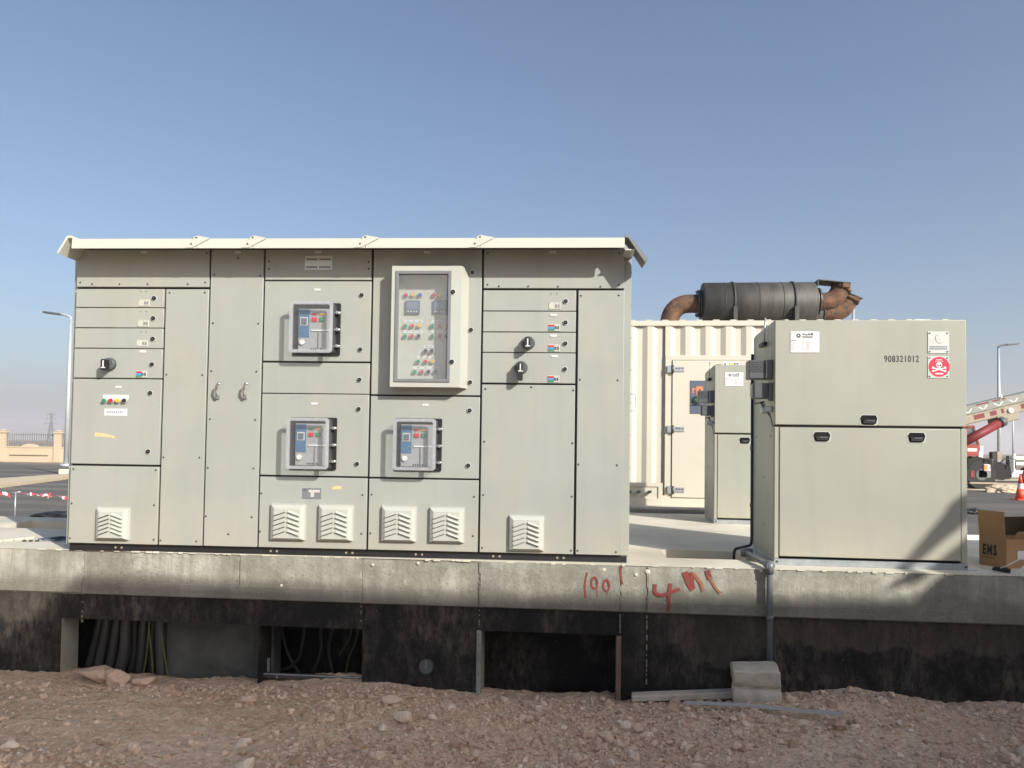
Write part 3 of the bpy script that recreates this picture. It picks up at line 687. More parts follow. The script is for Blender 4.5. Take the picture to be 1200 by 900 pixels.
mb = MB(); z = tx(905, 400)[1]; mb.box(-.035, -.003, .22, .36, z, z + .03, BLACK, .004); mb.build('lid_catch', kio); mb = MB(); mb.tube([(-.03, .2, z + .02), (-.02, .2, z + .2)], .006, GALV, 6); mb.build('lid_stay', kio); mb = MB(); mb.box(.02, .07, -.001, .04, TH - .001, TH + .005, BLACK)
mb.build('lid_seal', kio)
nz = tx(942, 400, -.012)
def plate_data(parent):
    x0, z1_ = tx(926, 388.5, -.012); x1, z0_ = tx(960, 413.5, -.012)
    mb = MB(); mb.box(x0, x1, -.016, -.012, z0_, z1_, CAPW, .002)
    w = x1 - x0; h = z1_ - z0_
    mb.cyl((x0 + w * .28, -.016, z1_ - h * .2), (x0 + w * .28, -.0166, z1_ - h * .2), .015, INK, 20); mb.cyl((x0 + w * .28, -.0166, z1_ - h * .2), (x0 + w * .28, -.0172, z1_ - h * .2), .006, CAPW, 12)
    for i, (a, b, c, d_) in enumerate([(.42, .5, .10, .16), (.52, .58, .13, .19), (.6, .68, .10, .17), (.7, .78, .08, .18), (.40, .78, .22, .245), (.42, .76, .27, .30), (.03, .12, .42, .45), (.14, .2, .42, .45)]):
        mb.box(x0 + w * a, x0 + w * b, -.0166, -.016, z1_ - h * d_, z1_ - h * c, INK)
    for r_ in range(6):
        zz = z1_ - h * (.52 + .07 * r_)
        for a, b in ((.03, .16), (.4, .48), (.53, .68), (.93, .96)): mb.box(x0 + w * a, x0 + w * (b - .02 * (r_ % 3)), -.0166, -.016, zz - .0025, zz, INKG)
    mb.build('data_plate', parent)
plate_data(up)
kio2 = copy_tree(kio)                                   # the second kiosk: same build, one grip, no signs
# things only the near one shows
fingergrip(lo, *second_grip_at)
x, z = tx(1036, 424, -.012); text('908321012', .062, INK, up, (x, -.0125, z), name='number_lettering', ext=.0006, weight=.0012, sx=.75)
def corner_screws(mb, x0, x1, z0, z1, y):
    for a in (x0 + .012, x1 - .012):
        for b in (z0 + .012, z1 - .012): mb.cyl((a, y, b), (a, y - .004, b), .005, SCREW, 8)
x0, z1_ = tx(1087, 388.5, -.012); x1, z0_ = tx(1112, 414.2, -.012)
mb = MB(); mb.box(x0, x1, -.016, -.012, z0_, z1_, PLATE, .001); corner_screws(mb, x0, x1, z0_, z1_, -.016)
c = ((x0 + x1) / 2, z1_ - .055)
for a0, a1, m_ in ((1.1, 3.3, INK), (3.3, 4.2, GASK), (4.2, 5.4, mat('emblem_red', (.45, .12, .08), .5))):
    pts = []
    n = 8
    for i in range(n + 1):
        t_ = a0 + (a1 - a0) * i / n; w_ = .006 * math.sin((t_ - 1.1) / 4.3 * PI) + .001
        ca, sa = math.cos(t_), math.sin(t_)
        px_, pz_ = .020 * ca, .031 * sa
        rx, rz_ = px_ * math.cos(.45) - pz_ * math.sin(.45), px_ * math.sin(.45) + pz_ * math.cos(.45)
        pts.append(((c[0] + rx, c[1] + rz_), (c[0] + rx * (1 - w_ * 22), c[1] + rz_ * (1 - w_ * 22))))
    for i in range(n):
        (a_, b_), (c_, d_) = pts[i], pts[i + 1]
        mb.prism([a_, c_, d_, b_], -.0168, -.016, m_)
mb.cyl((c[0] + .006, -.016, c[1]), (c[0] + .006, -.0168, c[1]), .003, INKG, 8)
for zz, n in ((z0_ + .045, 11), (z0_ + .031, 13)):
    wv = (x1 - x0 - .02) / n
    for i in range(n): mb.box(x0 + .01 + i * wv, x0 + .01 + i * wv + wv * .7, -.0166, -.016, zz - .004, zz + .004, METER)
mb.build('emblem_plate', up)
x0, z1_ = tx(1087, 417.5, -.012); x1, z0_ = tx(1112, 443.2, -.012)
mb = MB(); mb.box(x0, x1, -.016, -.012, z0_, z1_, PLATE, .001); corner_screws(mb, x0, x1, z0_, z1_, -.016)
SIGNR = mat('sign_red', (.68, .03, .08), .4)
xc, zc_ = (x0 + x1) / 2 + .004, (z0_ + z1_) / 2 + .002
mb.cyl((xc, -.016, zc_), (xc, -.0168, zc_), .069, SIGNR, 40)
mb.prism([(xc + .020 * math.cos(t_), zc_ + .014 + .019 * math.sin(t_)) for t_ in [i * PI / 9 for i in range(18)]], -.0176, -.0168, CAPW)
mb.box(xc - .011, xc + .011, -.0176, -.0168, zc_ - .012, zc_ - .002, CAPW)
for s_ in (-1, 1):
    mb.cyl((xc + s_ * .0085, -.0176, zc_ + .010), (xc + s_ * .0085, -.0182, zc_ + .010), .0055, INK, 12)
    M_ = Matrix.Translation((xc, 0, zc_ - .018)) @ Matrix.Rotation(s_ * .28, 4, 'Y')
    mb.box(-.042, .042, -.0174 - .0002 * s_, -.0168, -.004, .004, CAPW, M=M_)
    for e_ in (-1, 1): mb.box(e_ * .042 - .006, e_ * .042 + .006, -.0175 - .0002 * s_, -.0168, -.0075, .0075, CAPW, M=M_)
mb.prism([(xc - .003, zc_ + .004), (xc + .003, zc_ + .004), (xc, zc_ + .009)], -.0182, -.0176, INK)
for i in range(5): mb.box(xc - .018 + i * .0075, xc - .013 + i * .0075, -.0172, -.0168, zc_ + .047, zc_ + .053, CAPW)
for i in range(6): mb.box(xc - .026 + i * .009, xc - .02 + i * .009, -.0172, -.0168, zc_ + .037, zc_ + .042, CAPW)
mb.box(xc - .026, xc + .026, -.0172, -.0168, zc_ - .052, zc_ - .042, CAPW)
mb.build('warning_sign', up)
x, _ = tx(1085, 375); mb = MB(); mb.box(x - .04, x + .035, .1, .14, TH - .01, TH + .022, CAPW, .004); mb.build('lifting_lug', kio)
# second kiosk position
p = gr(836.5, 613.5, .8)
kio2.location = (p.x, p.y, .80); kio2['label'] = 'unnumbered beige kiosk half hidden behind the numbered one, before the container door'
kio2.rotation_euler = (0, 0, trz)

# ------------------------------------------------------------------ generator container
GZ = .86; GH = 2.56
pg = dep(735, 376, 10.85); grz = -.10
GL = 6.058; gx0 = pg.x - 1.72; gy0 = pg.y + .172
gen = thing('generator_container', 'cream corrugated generator container with a sooty silencer and rusty exhausts on its roof', 'generator container', (gx0, gy0, .8), grz)
GF = Frame(gx0, gy0, grz)
gp0 = GF.on(735, 376)
GTOP = gp0[1] - .8; 
def gg(px, py, off=0): x, z = GF.on(px, py, off); return x, z - .8
GB = gg(760, 594)[1]; GD = 2.44
fx0 = gg(779, 500)[0]; fx1 = fx0 + 1.55; fz1 = gg(820, 416.5)[1]
mb = MB()
def corr(x0, x1, z0, z1):
    P_ = .278; pts = []; x = x0
    while x < x1 + 1e-6:
        for dx, y in ((0, .0), (.072, .0), (.140, .036), (.210, .036)):
            if x + dx <= x1 + .001: pts.append((x + dx, y))
        x += P_
    vs = [(a, b, z0) for a, b in pts] + [(a, b, z1) for a, b in pts]; n = len(pts)
    mb.add(vs, [(i, i + 1, i + 1 + n, i + n) for i in range(n - 1)], CREAM)
ph = gg(745, 500)[0]
st = ph - .278 * math.ceil((ph - .12) / .278)
st = max(.07, st + .278 * 0)
corr(.07, fx0, GB + .16, GTOP - .07)
corr(fx0 + .0, fx1, fz1, GTOP - .07)
corr(fx1, GL - .07, GB + .16, GTOP - .07)
mb.build('corrugated_side', gen)
mb = MB()
mb.box(0, GL, -.012, .06, GTOP - .075, GTOP, CREAM, .005); mb.box(0, GL, -.012, .06, GB, GB + .165, CREAM, .005)
mb.box(0, .12, -.014, .1, GB + .01, GTOP - .01, CREAM, .005); mb.box(GL - .12, GL, -.014, .1, GB + .01, GTOP - .01, CREAM, .005)
mb.box(.02, GL - .02, .05, GD, GB + .02, GTOP - .012, CREAM, .004); mb.build('container_shell', gen)
mb = MB(); 
for i in range(26): mb.box(.1 + i * .235, .19 + i * .235, -.010, .07, GTOP - .002, GTOP + .014, CREAM, .004)
mb.build('roof_ribs', gen)
mb = MB(); mb.box(fx0, fx1, -.012, .05, GB + .166, fz1, CREAM, .004); mb.build('door_surround', gen)
dx0, dz1 = gg(788, 422.5); dz0 = gg(800, 583)[1]; dx1 = dx0 + 1.15
mb = MB(); mb.box(dx0 - .008, dx1 + .008, -.0135, -.0125, dz0 - .008, dz1 + .008, DGREY); mb.build('door_gasket', gen)
mb = MB(); mb.box(dx0, dx1, -.03, -.013, dz0, dz1, CREAM, .005, 2); gd = mb.build('door', gen)
for py in (433, 503, 574):
    x, z = gg(789, py)
    mb = MB(); mb.box(x - .09, x - .02, -.045, -.012, z - .05, z + .05, GALV, .005); mb.box(x - .02, x + .15, -.045, -.03, z - .035, z + .035, GALV, .005)
    mb.cyl((x - .012, -.045, z - .055), (x - .012, -.045, z + .055), .018, SCREW, 10)
    for q in (.04, .08, .12): mb.cyl((x + q, -.045, z + .012), (x + q, -.052, z + .012), .009, SCREW, 8)
    mb.build('hinge', gd)
x0, z1_ = gg(808.5, 446, -.03); z0_ = gg(808.5, 485, -.03)[1]; x1 = x0 + .33
mb = MB(); mb.box(x0, x1, -.036, -.030, z0_, z1_, METER, .003)
mb.box(x0 + .0, x1, -.0375, -.036, z0_ + .115, z0_ + .125, BLACK); mb.build('control_window', gd)
OR = mat('orange_mark', (.85, .22, .08), .5)
mb = MB(); zc_ = gg(815, 457.5, -.03)[1]
mb.prism([(x0 + .09, zc_ - .07), (x0 + .09, zc_ + .055), (x0 + .18, zc_ + .055), (x0 + .18, zc_ - .04), (x0 + .15, zc_ - .04), (x0 + .15, zc_ + .02), (x0 + .12, zc_ + .02), (x0 + .12, zc_ - .07)], -.038, -.036, OR)
mb.box(x0 + .035, x0 + .05, -.038, -.036, zc_ - .04, zc_ + .03, OR); mb.box(x0 + .05, x0 + .072, -.038, -.036, zc_ + .01, zc_ + .03, OR)
mb.cyl((x0 + .09, -.036, z0_ + .19), (x0 + .09, -.05, z0_ + .19), .06, BLACK, 20); mb.box(x0 + .06, x0 + .14, -.062, -.05, z0_ + .175, z0_ + .215, C_GRN, .01)
mb.build('control_marks', gd)
x0, z1_ = gg(848, 424, -.03); x1, z0_ = gg(867, 431.5, -.03)
mb = MB(); mb.box(x0, x1, -.033, -.03, z0_, z1_, CAPW); mb.box(x0 + .01, x0 + .03, -.034, -.033, z0_ + .02, z1_ - .02, INK)
mb.box(x0 + .07, x0 + .14, -.034, -.033, z0_ + .015, z1_ - .015, TAPE); mb.build('door_label', gd)
text('SE', .085, INK, gd, (x0 + .14, -.0335, z0_ + .012), ext=.0005, weight=.003, sx=.75)
# valve recess at the lower left
x0, z1_ = gg(728, 565); x1, z0_ = gg(776, 592.5)
x0 -= .3
mb = MB()
mb.box(x0, x1, -.03, -.0125, z1_ - .055, z1_, CREAM, .003); mb.box(x0, x1, -.03, -.0125, z0_, z0_ + .10, CREAM, .003); mb.box(x1 - .06, x1, -.03, -.0125, z0_ + .10, z1_ - .055, CREAM, .003); mb.box(x0, x0 + .06, -.03, -.0125, z0_ + .10, z1_ - .055, CREAM, .003)
mb.box(x0 + .06, x1 - .06, -.0135, -.0125, z0_ + .10, z1_ - .055, CREAM); rec = mb.build('valve_recess', gen)
for px in (736, 746.5, 759.5, 770):
    x, z = gg(px, 577)
    if x > x1 - .1: continue
    mb = MB(); mb.cyl((x, -.013, z), (x, -.07, z), .022, GALV, 12); mb.box(x - .01, x + .045, -.085, -.06, z - .004, z + .03, DGREY, .004); mb.build('valve', rec)
mb = MB()
for px in (745, 860, 960, 1060):
    x, _ = gg(px, 595); mb.box(x, x + .42, .02, 2.3, .0, GB - .001, BLACK, .004)
mb.build('support_block', gen)
mb = MB(); mb.box(.1, GL - .1, .35, .5, .02, GB - .0005, DGREY); mb.build('skid_beam', gen)
# silencers and exhausts
def silencer(y, xa, xb, zc_, r):
    mb = MB(); prof = [(xa, r * .93), (xa + .02, r), (xb - .02, r), (xb, r * .93)]
    n = 40
    vs = []; 
    for x, q in prof: vs += [(x, y + q * math.cos(2 * PI * i / n), zc_ + q * math.sin(2 * PI * i / n)) for i in range(n)]
    fs = [(k * n + i, k * n + (i + 1) % n, (k + 1) * n + (i + 1) % n, (k + 1) * n + i) for k in range(3) for i in range(n)]
    bv, fo = mb.add(vs, fs, MUFF, True)
    for q in (bv[:n][::-1], bv[3 * n:]): fc = mb.bm.faces.new(q); fc.material_index = mb.mi(MUFF)
    o = mb.build('silencer', gen)
    for t_ in (.19, .27, .49, .70, .80):
        mb = MB(); x = xa + (xb - xa) * t_; w = .03 if t_ in (.27, .80) else .008
        e_ = .014 if t_ in (.27, .80) else .004
        mb.cyl((x - w / 2, y, zc_), (x + w / 2, y, zc_), r + e_, MUFF, 40)
        if w > .02: mb.box(x - .03, x + .03, y - r - .03, y - r + .12, GTOP, zc_ - r * .25, MUFF, .004)
        mb.build('silencer_band', o)
    return o
def sm(px, py, y): x, z = gg(px, py, y); return x, z
ys = .55
xa, zt = sm(822, 332, ys); xb, _ = sm(953, 332, ys); zt = sm(885, 331.5, ys)[1]; r = (zt - GTOP - .03) / 2 + .015; zc1 = zt - r
s1 = silencer(ys, xa, xb, zc1, r)
def flange(x, y, z, r, parent, ax=(1, 0, 0)):
    a = Vector(ax) * .03; mb = MB(); c_ = Vector((x, y, z))
    mb.cyl(c_ - a, c_ - a * .2, r, SCREW, 24); mb.cyl(c_ + a * .2, c_ + a, r, SCREW, 24)
    for i in range(10):
        t_ = i * PI / 5; u = Vector(ax).orthogonal().normalized(); w = Vector(ax).cross(u); q = c_ + (u * math.cos(t_) + w * math.sin(t_)) * (r - .02)
        mb.cyl(q - a * 1.5, q + a * 1.5, .012, BLACK, 6)
    mb.build('pipe_flange', parent)
rp_ = .155
# inlet elbow on the left: from the silencer end, bending down into the roof
mb = MB(); zi = zc1 + .02
ex = sm(818, 350, ys)[0] - .04
pts = [(xa + .02, ys, zi), (ex - .05, ys, zi)] + [(p_.x, p_.y, p_.z) for p_ in arc((ex - .10, ys, zi - .27), .27, PI / 2, PI, 9)] + [(ex - .37, ys, GTOP - .05)]
mb.tube(pts, rp_ * .88, RUST, 24); mb.build('inlet_elbow', gen); flange(xa - .035, ys, zi, .20, gen)
# outlets: quarter bend going up and out to the right with a hinged rain cap
def outlet(y, xs, zc_, R, rr, name='exhaust_outlet'):
    mb = MB(); c = (xs + .10, y, zc_ + R); a1 = math.radians(-28)
    pts = [(xs - .14, y, zc_), (xs + .05, y, zc_)] + [tuple(p_) for p_ in arc(c, R, -PI / 2, a1, 9)]
    last = Vector(pts[-1]); d_ = Vector((-math.sin(a1), 0, math.cos(a1))); end = last + d_ * .09
    mb.tube(pts + [tuple(end)], rr, RUST, 24, cap=False); mb.tube(([tuple(end), tuple(last)]), rr * .9, BLACK, 24)
    o = mb.build(name, gen)
    mb = MB(); mb.cyl(end - d_ * .015, end + d_ * .03, rr + .02, RUST, 24); mb.build('pipe_collar', o)
    return o, end, d_
o1, e1, dd1 = outlet(ys, xb + .06, zc1 + .04, .21, .13); flange(xb + .045, ys, zc1 + .04, .20, gen)
mb = MB(); M_ = Matrix.Translation(e1 + Vector((-.05, 0, .03))) @ Matrix.Rotation(R_(6), 4, 'Y')
mb.box(-.32, .14, -.16, .16, .03, .045, MUFF, .003, M=M_); mb.box(-.32, -.308, -.16, .16, -.05, .03, MUFF, M=M_); mb.box(.02, .14, -.16, .16, -.04, .035, RUST, .01, M=M_); mb.build('rain_cap', o1)
ys2 = 1.25
x2s = sm(992, 350, ys2)[0] - .31
s2 = silencer(ys2, xa + .35, x2s - .12, zc1 - .02, r)
o2, e2, dd2 = outlet(ys2, x2s, zc1 + .0, .23, .135); flange(x2s - .08, ys2, zc1 + .0, .20, gen)
mb = MB(); M_ = Matrix.Translation(e2 + Vector((-.02, 0, .02))) @ Matrix.Rotation(R_(24), 4, 'Y')
mb.box(-.2, .17, -.16, .16, .03, .05, MUFF, .003, M=M_); mb.box(.04, .15, -.16, .16, -.03, .03, RUST, .01, M=M_); mb.build('rain_cap', o2)

# ------------------------------------------------------------------ concrete pad and plinth wall
PRZ = math.atan(-.0896); PF = Frame(0, 5.3606, PRZ)
pad = thing('concrete_plinth', 'long raised concrete plinth with a black bitumen coated lower wall and three cable openings', 'plinth', (0, 5.3606, 0), PRZ)
def px_(px, py, off=0): return PF.on(px, py, off)
ZP = .8; ZM = (px_(300, 704)[1] + px_(850, 719.5)[1]) / 2
X0, X1 = -8.0, 9.0
def grid_slab(name, xs, ys, hole, z0, z1, m, parent, noise_edge=0):
    mb = MB(); nx, ny = len(xs) - 1, len(ys) - 1
    solid = lambda i, j: 0 <= i < nx and 0 <= j < ny and not hole((xs[i] + xs[i + 1]) / 2, (ys[j] + ys[j + 1]) / 2)
    for i in range(nx):
        for j in range(ny):
            if not solid(i, j): continue
            a, b, c, d_ = xs[i], xs[i + 1], ys[j], ys[j + 1]
            mb.add([(a, c, z1), (b, c, z1), (b, d_, z1), (a, d_, z1)], [(0, 1, 2, 3)], m); mb.add([(a, c, z0), (b, c, z0), (b, d_, z0), (a, d_, z0)], [(3, 2, 1, 0)], m)
            if not solid(i - 1, j): mb.add([(a, c, z0), (a, c, z1), (a, d_, z1), (a, d_, z0)], [(0, 1, 2, 3)], m)
            if not solid(i + 1, j): mb.add([(b, c, z0), (b, d_, z0), (b, d_, z1), (b, c, z1)], [(0, 1, 2, 3)], m)
            if not solid(i, j - 1): mb.add([(a, c, z0), (b, c, z0), (b, c, z1), (a, c, z1)], [(0, 1, 2, 3)], m)
            if not solid(i, j + 1): mb.add([(a, d_, z0), (a, d_, z1), (b, d_, z1), (b, d_, z0)], [(0, 1, 2, 3)], m)
    bmesh.ops.remove_doubles(mb.bm, verts=mb.bm.verts, dist=.0002)
    return mb.build(name, parent)
def hole(x, y):
    if -4.9 < x < -3.4 and 1.2 < y < 1.82: return True
    if -3.4 <= x < -.2 and 1.35 < y < 1.8: return True
    if 1.12 < x < 1.7 and .40 < y < .86: return True
    if y > 2.15 and not (-.7 < x < 3.9): return True
    if y > 5.0: return True
    return False
xs = sorted({X0, -4.9, -3.4, -.7, -.2, 1.12, 1.7, 3.9, X1}); ys = sorted({.03, .40, .86, 1.2, 1.35, 1.8, 1.82, 2.15, 5.0})
grid_slab('top_slab', xs, ys, hole, ZP - .22, ZP, SCREED, pad)
mb = MB(); mb.box(-1.0, 5.15, 5.0, 8.2, .3, ZP + .002, SCREED); mb.build('generator_slab', pad)
mb = MB(); mb.box(1.1, 2.4, 4.35, 4.75, ZP + .003, ZP + .05, CINN, .004); mb.build('low_kerb', pad)
mb = MB(); mb.box(1.0, 1.9, .88, 1.1, .2, ZP - .225, CINN); mb.build('trench_floor', pad)
# front edge: thin pale lip, then the beam in panels with joints
joints = [px_(x, 690)[0] for x in (97, 280, 423.5, 562, 727, 758.5)]
jx = [X0] + joints + [X1]
mb = MB(); random.seed(3)
for i in range(len(jx) - 1):
    off = (0, .004, -.003, .006, -.004, .003, 0)[i]
    mb.box(jx[i] + .002, jx[i + 1] - .002, off, .25, ZM + (.005, .004, .0, -.004, .0, 0, -.004)[i], ZP - .003, CONC, .005)
mb.box(X0, X1, .012, .24, ZM - .004, ZP - .01, CINN)
mb.build('top_beam', pad)
mb = MB(); mb.box(X0, X1, -.004, .02, ZP - .003, ZP + .001, SCREED); mb.build('slab_lip', pad)
mb = MB(); xr = X0
while xr < X1:                                          # crumbly mortar along the edge
    w = random.uniform(.01, .06); h = random.uniform(.002, .007)
    mb.box(xr, xr + w, -.006 - random.random() * .004, .006, ZP - h - .004, ZP + h * .5, SCREED, .001); xr += w + random.expovariate(9)
mb.build('mortar_edging', pad, kind='stuff')
# slightly proud lower strip of the beam (formwork line)
mb = MB(); zf = px_(400, 690)[1]
mb.box(px_(97, 690)[0], px_(423, 690)[0], -.009, .0, ZM + .002, zf - .0, CONC, .004); mb.box(px_(758.5, 690)[0], X1, -.006, .0, ZM + .002, px_(1000, 712)[1], CONC, .003); mb.box(X0, px_(96, 690)[0], -.006, 0, ZM + .008, px_(50, 678)[1], CONC, .003)
mb.build('formwork_strip', pad)
# lower wall with openings
o1x = (px_(69, 760)[0], px_(301.5, 760)[0]); o2x = (px_(303.5, 760)[0], px_(424, 760)[0]); o3x = (px_(563, 770)[0], px_(728, 770)[0])
o1z = px_(180, 728.5)[1]; o2z = px_(360, 735.5)[1]; o3z = px_(640, 742)[1]
ops = [(o1x, o1z), (o2x, o2z), (o3x, o3z)]
mb = MB(); T_ = .21; ZL = -.6
cuts = sorted([X0, X1] + [v for o, _ in ops for v in o] + [joints[4] + .01, joints[5], joints[0]])
for i in range(len(cuts) - 1):
    a, b = cuts[i], cuts[i + 1]; m_ = (a + b) / 2; z0_ = ZL
    for (u, w), zt in ops:
        if u < m_ < w: z0_ = zt
    off = {0: .0, 1: .003, 2: .0, 3: .002}.get(i % 4, 0) 
    mb.box(a, b, .010 + off * 2, T_, z0_, ZM - .003, BITU)
mb.build('coated_wall', pad)
for kk, ((u, w), zt) in enumerate(ops):
    for a_ in (u - .0015, w - .003): mb = MB(); mb.box(a_, a_ + .0045, .022, T_ + .004, ZL, zt - .003, BITU if kk == 1 else CINN); mb.build('opening_jamb', pad)
mb = MB(); mb.box(o3x[0] - .03, o3x[0], .006, .03, ZL, o3z, CINN, .004); mb.build('jamb_mortar', pad)
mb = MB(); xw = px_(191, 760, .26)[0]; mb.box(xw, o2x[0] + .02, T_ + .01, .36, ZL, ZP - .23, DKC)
x_, z_ = px_(265, 782, .22); mb.cyl((x_, T_ + .012, z_), (x_, T_ + .007, z_), .008, BLACK, 10)
mb.build('inner_wall', pad)
mb = MB(); mb.box(-4.6, o2x[1] + .8, 1.1, 1.2, ZL, ZP - .23, CINN); mb.box(o3x[0] - .3, o3x[1] + .3, .42, .50, ZL, ZP - .23, BITU); mb.box(o2x[0] - .1, o2x[1] + .12, .75, .8, ZL, ZP - .23, BITU); mb.box(-4.6, o2x[1] + .8, 1.09, 1.099, ZL, ZP - .23, BITU); mb.build('chamber_wall', pad)
mb = MB(); mb.box(X0, X1, 2.0, 2.14, -.3, ZP - .221, CINN); mb.build('rear_wall', pad)
mb = MB(); mb.box(o3x[1] - .035, o3x[1] - .002, -.004, .09, ZL, o3z - .003, TIMBER, .003); mb.build('timber_prop', pad)
# round sleeve
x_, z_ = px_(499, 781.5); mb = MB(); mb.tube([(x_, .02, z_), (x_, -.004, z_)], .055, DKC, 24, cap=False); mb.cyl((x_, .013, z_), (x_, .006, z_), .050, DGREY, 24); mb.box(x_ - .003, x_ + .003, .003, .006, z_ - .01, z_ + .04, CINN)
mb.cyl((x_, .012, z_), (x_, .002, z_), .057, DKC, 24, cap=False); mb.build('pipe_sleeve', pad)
# vertical joint beads
mb = MB()
for j, (a, zlo) in enumerate(((joints[0], px_(97, 730)[1]), (joints[2], o2z), (joints[3], .0), (joints[4], 0), (joints[5], -.05))):
    for k in range(26):
        z_ = ZP - .01 - k * .033
        if z_ < zlo: break
        if random.random() < .75: mb.box(a - .003 - random.random() * .002, a + .003 + random.random() * .002, -.004, .014, z_ - .03 * random.random() - .006, z_, CONC, .001)
mb.build('joint_mortar', pad, kind='stuff')
# red sprayed marks
def stroke(mb, pts, w, m_=SPRAY, y=-.0052, k=0):
    P_ = [Vector((px_(a, b)[0], 0, px_(a, b)[1])) for a, b in pts]; P_ = bend(P_, .03, 4) if len(P_) > 2 else P_
    for i in range(len(P_) - 1):
        a, b = P_[i], P_[i + 1]; d_ = (b - a).normalized(); n_ = Vector((-d_.z, 0, d_.x)) * w; a = a - d_ * w * .3; b = b + d_ * w * .3
        yy = y - .00012 * i - k * .0021
        mb.prism([((a - n_).x, (a - n_).z), ((b - n_).x, (b - n_).z), ((b + n_).x, (b + n_).z), ((a + n_).x, (a + n_).z)], yy, yy + .0004, m_)
for grp in ([([(688, 671), (685, 684), (686, 700)], .007, SPRAY, 0)],
            [([(696.5 + 3.6 * math.cos(t_), 683 + 7 * math.sin(t_)) for t_ in [i * PI / 5 for i in range(11)]], .0065, SPRAY, 0), ([(699, 690), (700, 699)], .003, SPRAY, .5)],
            [([(710.5 + 3.6 * math.cos(t_), 686 + 7 * math.sin(t_)) for t_ in [i * PI / 5 for i in range(11)]], .0065, SPRAY, 0), ([(712, 692), (711, 697)], .003, SPRAY, .5)],
            [([(726, 664), (727, 674), (729, 684)], .008, SPRAY, 0)],
            [([(767.5, 685), (767, 696), (776, 698), (786, 694), (796, 690)], .012, SPRAY, .2), ([(786, 684), (784, 697), (782.5, 716)], .011, SPRAY, .8)],
            [([(803, 671), (807, 683), (812, 690)], .020, SPRAY, 0), ([(810, 671), (812, 686)], .012, SPRAY, .7), ([(813, 672), (822, 684), (824, 692)], .011, SPRAYO, 1.2)],
            [([(829, 669), (830, 673), (832, 678)], .017, SPRAY, .2), ([(831, 676), (838, 688), (844, 695)], .009, SPRAYO, .8)]):
    mb = MB()
    for pts_, w_, m_, k_ in grp: stroke(mb, pts_, w_, m_, k=k_)
    mb.build('sprayed_mark', pad)
# mortar blobs
mb = MB()
for a, b, r_ in ((759, 670, .018), (745.5, 673.5, .013), (708, 667.5, .015), (330, 686, .012), (437, 662, .012), (490, 660, .012), (38, 685, .008), (892, 669, .012)):
    x_, z_ = px_(a, b); bmesh.ops.create_icosphere(mb.bm, subdivisions=2, radius=r_, matrix=Matrix.Translation((x_, -.002, z_)) @ Matrix.Diagonal((1, .3, .9, 1)))
mb.mats = [SCREED]; mb.build('mortar_blobs', pad)

def W_(lx, ly, z):                                      # pad frame -> world
    c, n = math.cos(PRZ), math.sin(PRZ); return Vector((lx * c - ly * n, 5.3606 + lx * n + ly * c, z))

# cables in the first opening
def cable(pts, r, m_, label, name='power_cable', grp='black power cables hanging in the first opening'):
    mb = MB(); P_ = [W_(px_(a, b, o)[0], o, px_(a, b, o)[1]) for a, b, o in pts]
    lo_, hi_ = P_[-1], P_[0]
    P_ = [hi_ + Vector((0, .05, .25))] + P_ + [lo_ + (lo_ - P_[-2]) * .5]
    c0 = P_[0].copy(); mb.tube([p_ - c0 for p_ in bend(P_, .12, 6)], r, m_, 14)
    o = mb.build(name, None, c0); tag(o, label, 'cable', grp); return o
base = [((168, 735), (160, 765), (150, 806)), ((187, 735), (182, 768), (172, 806)), ((214, 735), (214, 765), (206, 808)), ((235, 735), (234, 765), (232, 810)), ((181, 735), (176, 760), (165, 805)), ((193, 735), (188, 765), (180, 805)), ((206, 735), (205, 762), (193, 808)), ((224, 735), (222, 770), (216, 808)), ((246, 735), (247, 770), (248, 812))]
lab = ['outermost black cable at the left of the first opening, bending away', 'black cable set back behind the leftmost pair in the first opening', 'black cable set back behind the thick pale one in the first opening', 'black cable set back behind the yellow ones in the first opening', 'leftmost front black cable in the first wall opening, curving down to the left', 'second black cable from the left in the first wall opening', 'third cable from the left in the first opening, the thickest and palest', 'black cable in the first opening, left of the thin yellow ones', 'rightmost thick black cable in the first opening, hanging straight against the grey wall']
for k, t_ in enumerate(base):
    t_ = [(a - 60 if False else a, b) for a, b in t_]
    off = (.38, .42, .40, .40, .30, .30, .24, .32, .20)[k]
    pts_ = [(a * 1.0 - 0, b, off) for a, b in t_]
    if k < 9:
        pts_ = [(60 + (a - 60) * 1.0 - (58 if k < 7 else 62), b, off) for a, b in t_]
    pts_ = [(60 + a, b, o) for a, b, o in pts_]
    # opening spans 89..190: cables seen at 105-200
    sh = (-52, -54, -56, -56, -56, -56, -58, -56, -58)[k]
    pts_ = [(a_[0] + sh + 0, a_[1], off) for a_ in t_]
    cable(pts_, (.028, .03, .03, .03, .034, .034, .042, .036, .04)[k], CABLE, lab[k])
for k, (pts_, l_) in enumerate((([(174, 738, .17), (178, 765, .17), (180, 806, .17)], 'thin yellow green cable at the middle of the first opening, nearly vertical'), ([(174, 740, .19), (172, 770, .19), (165, 803, .19)], 'thin yellow green cable bending left, second of the three in the first opening'), ([(189, 745, .17), (194, 775, .17), (199, 806, .17)], 'thin yellow green cable beside the grey inner wall of the first opening'))):
    cable([(a, b, o) for a, b, o in pts_], .0065, CABLEY, l_, 'earth_cable', 'thin yellow green cables in the first opening')
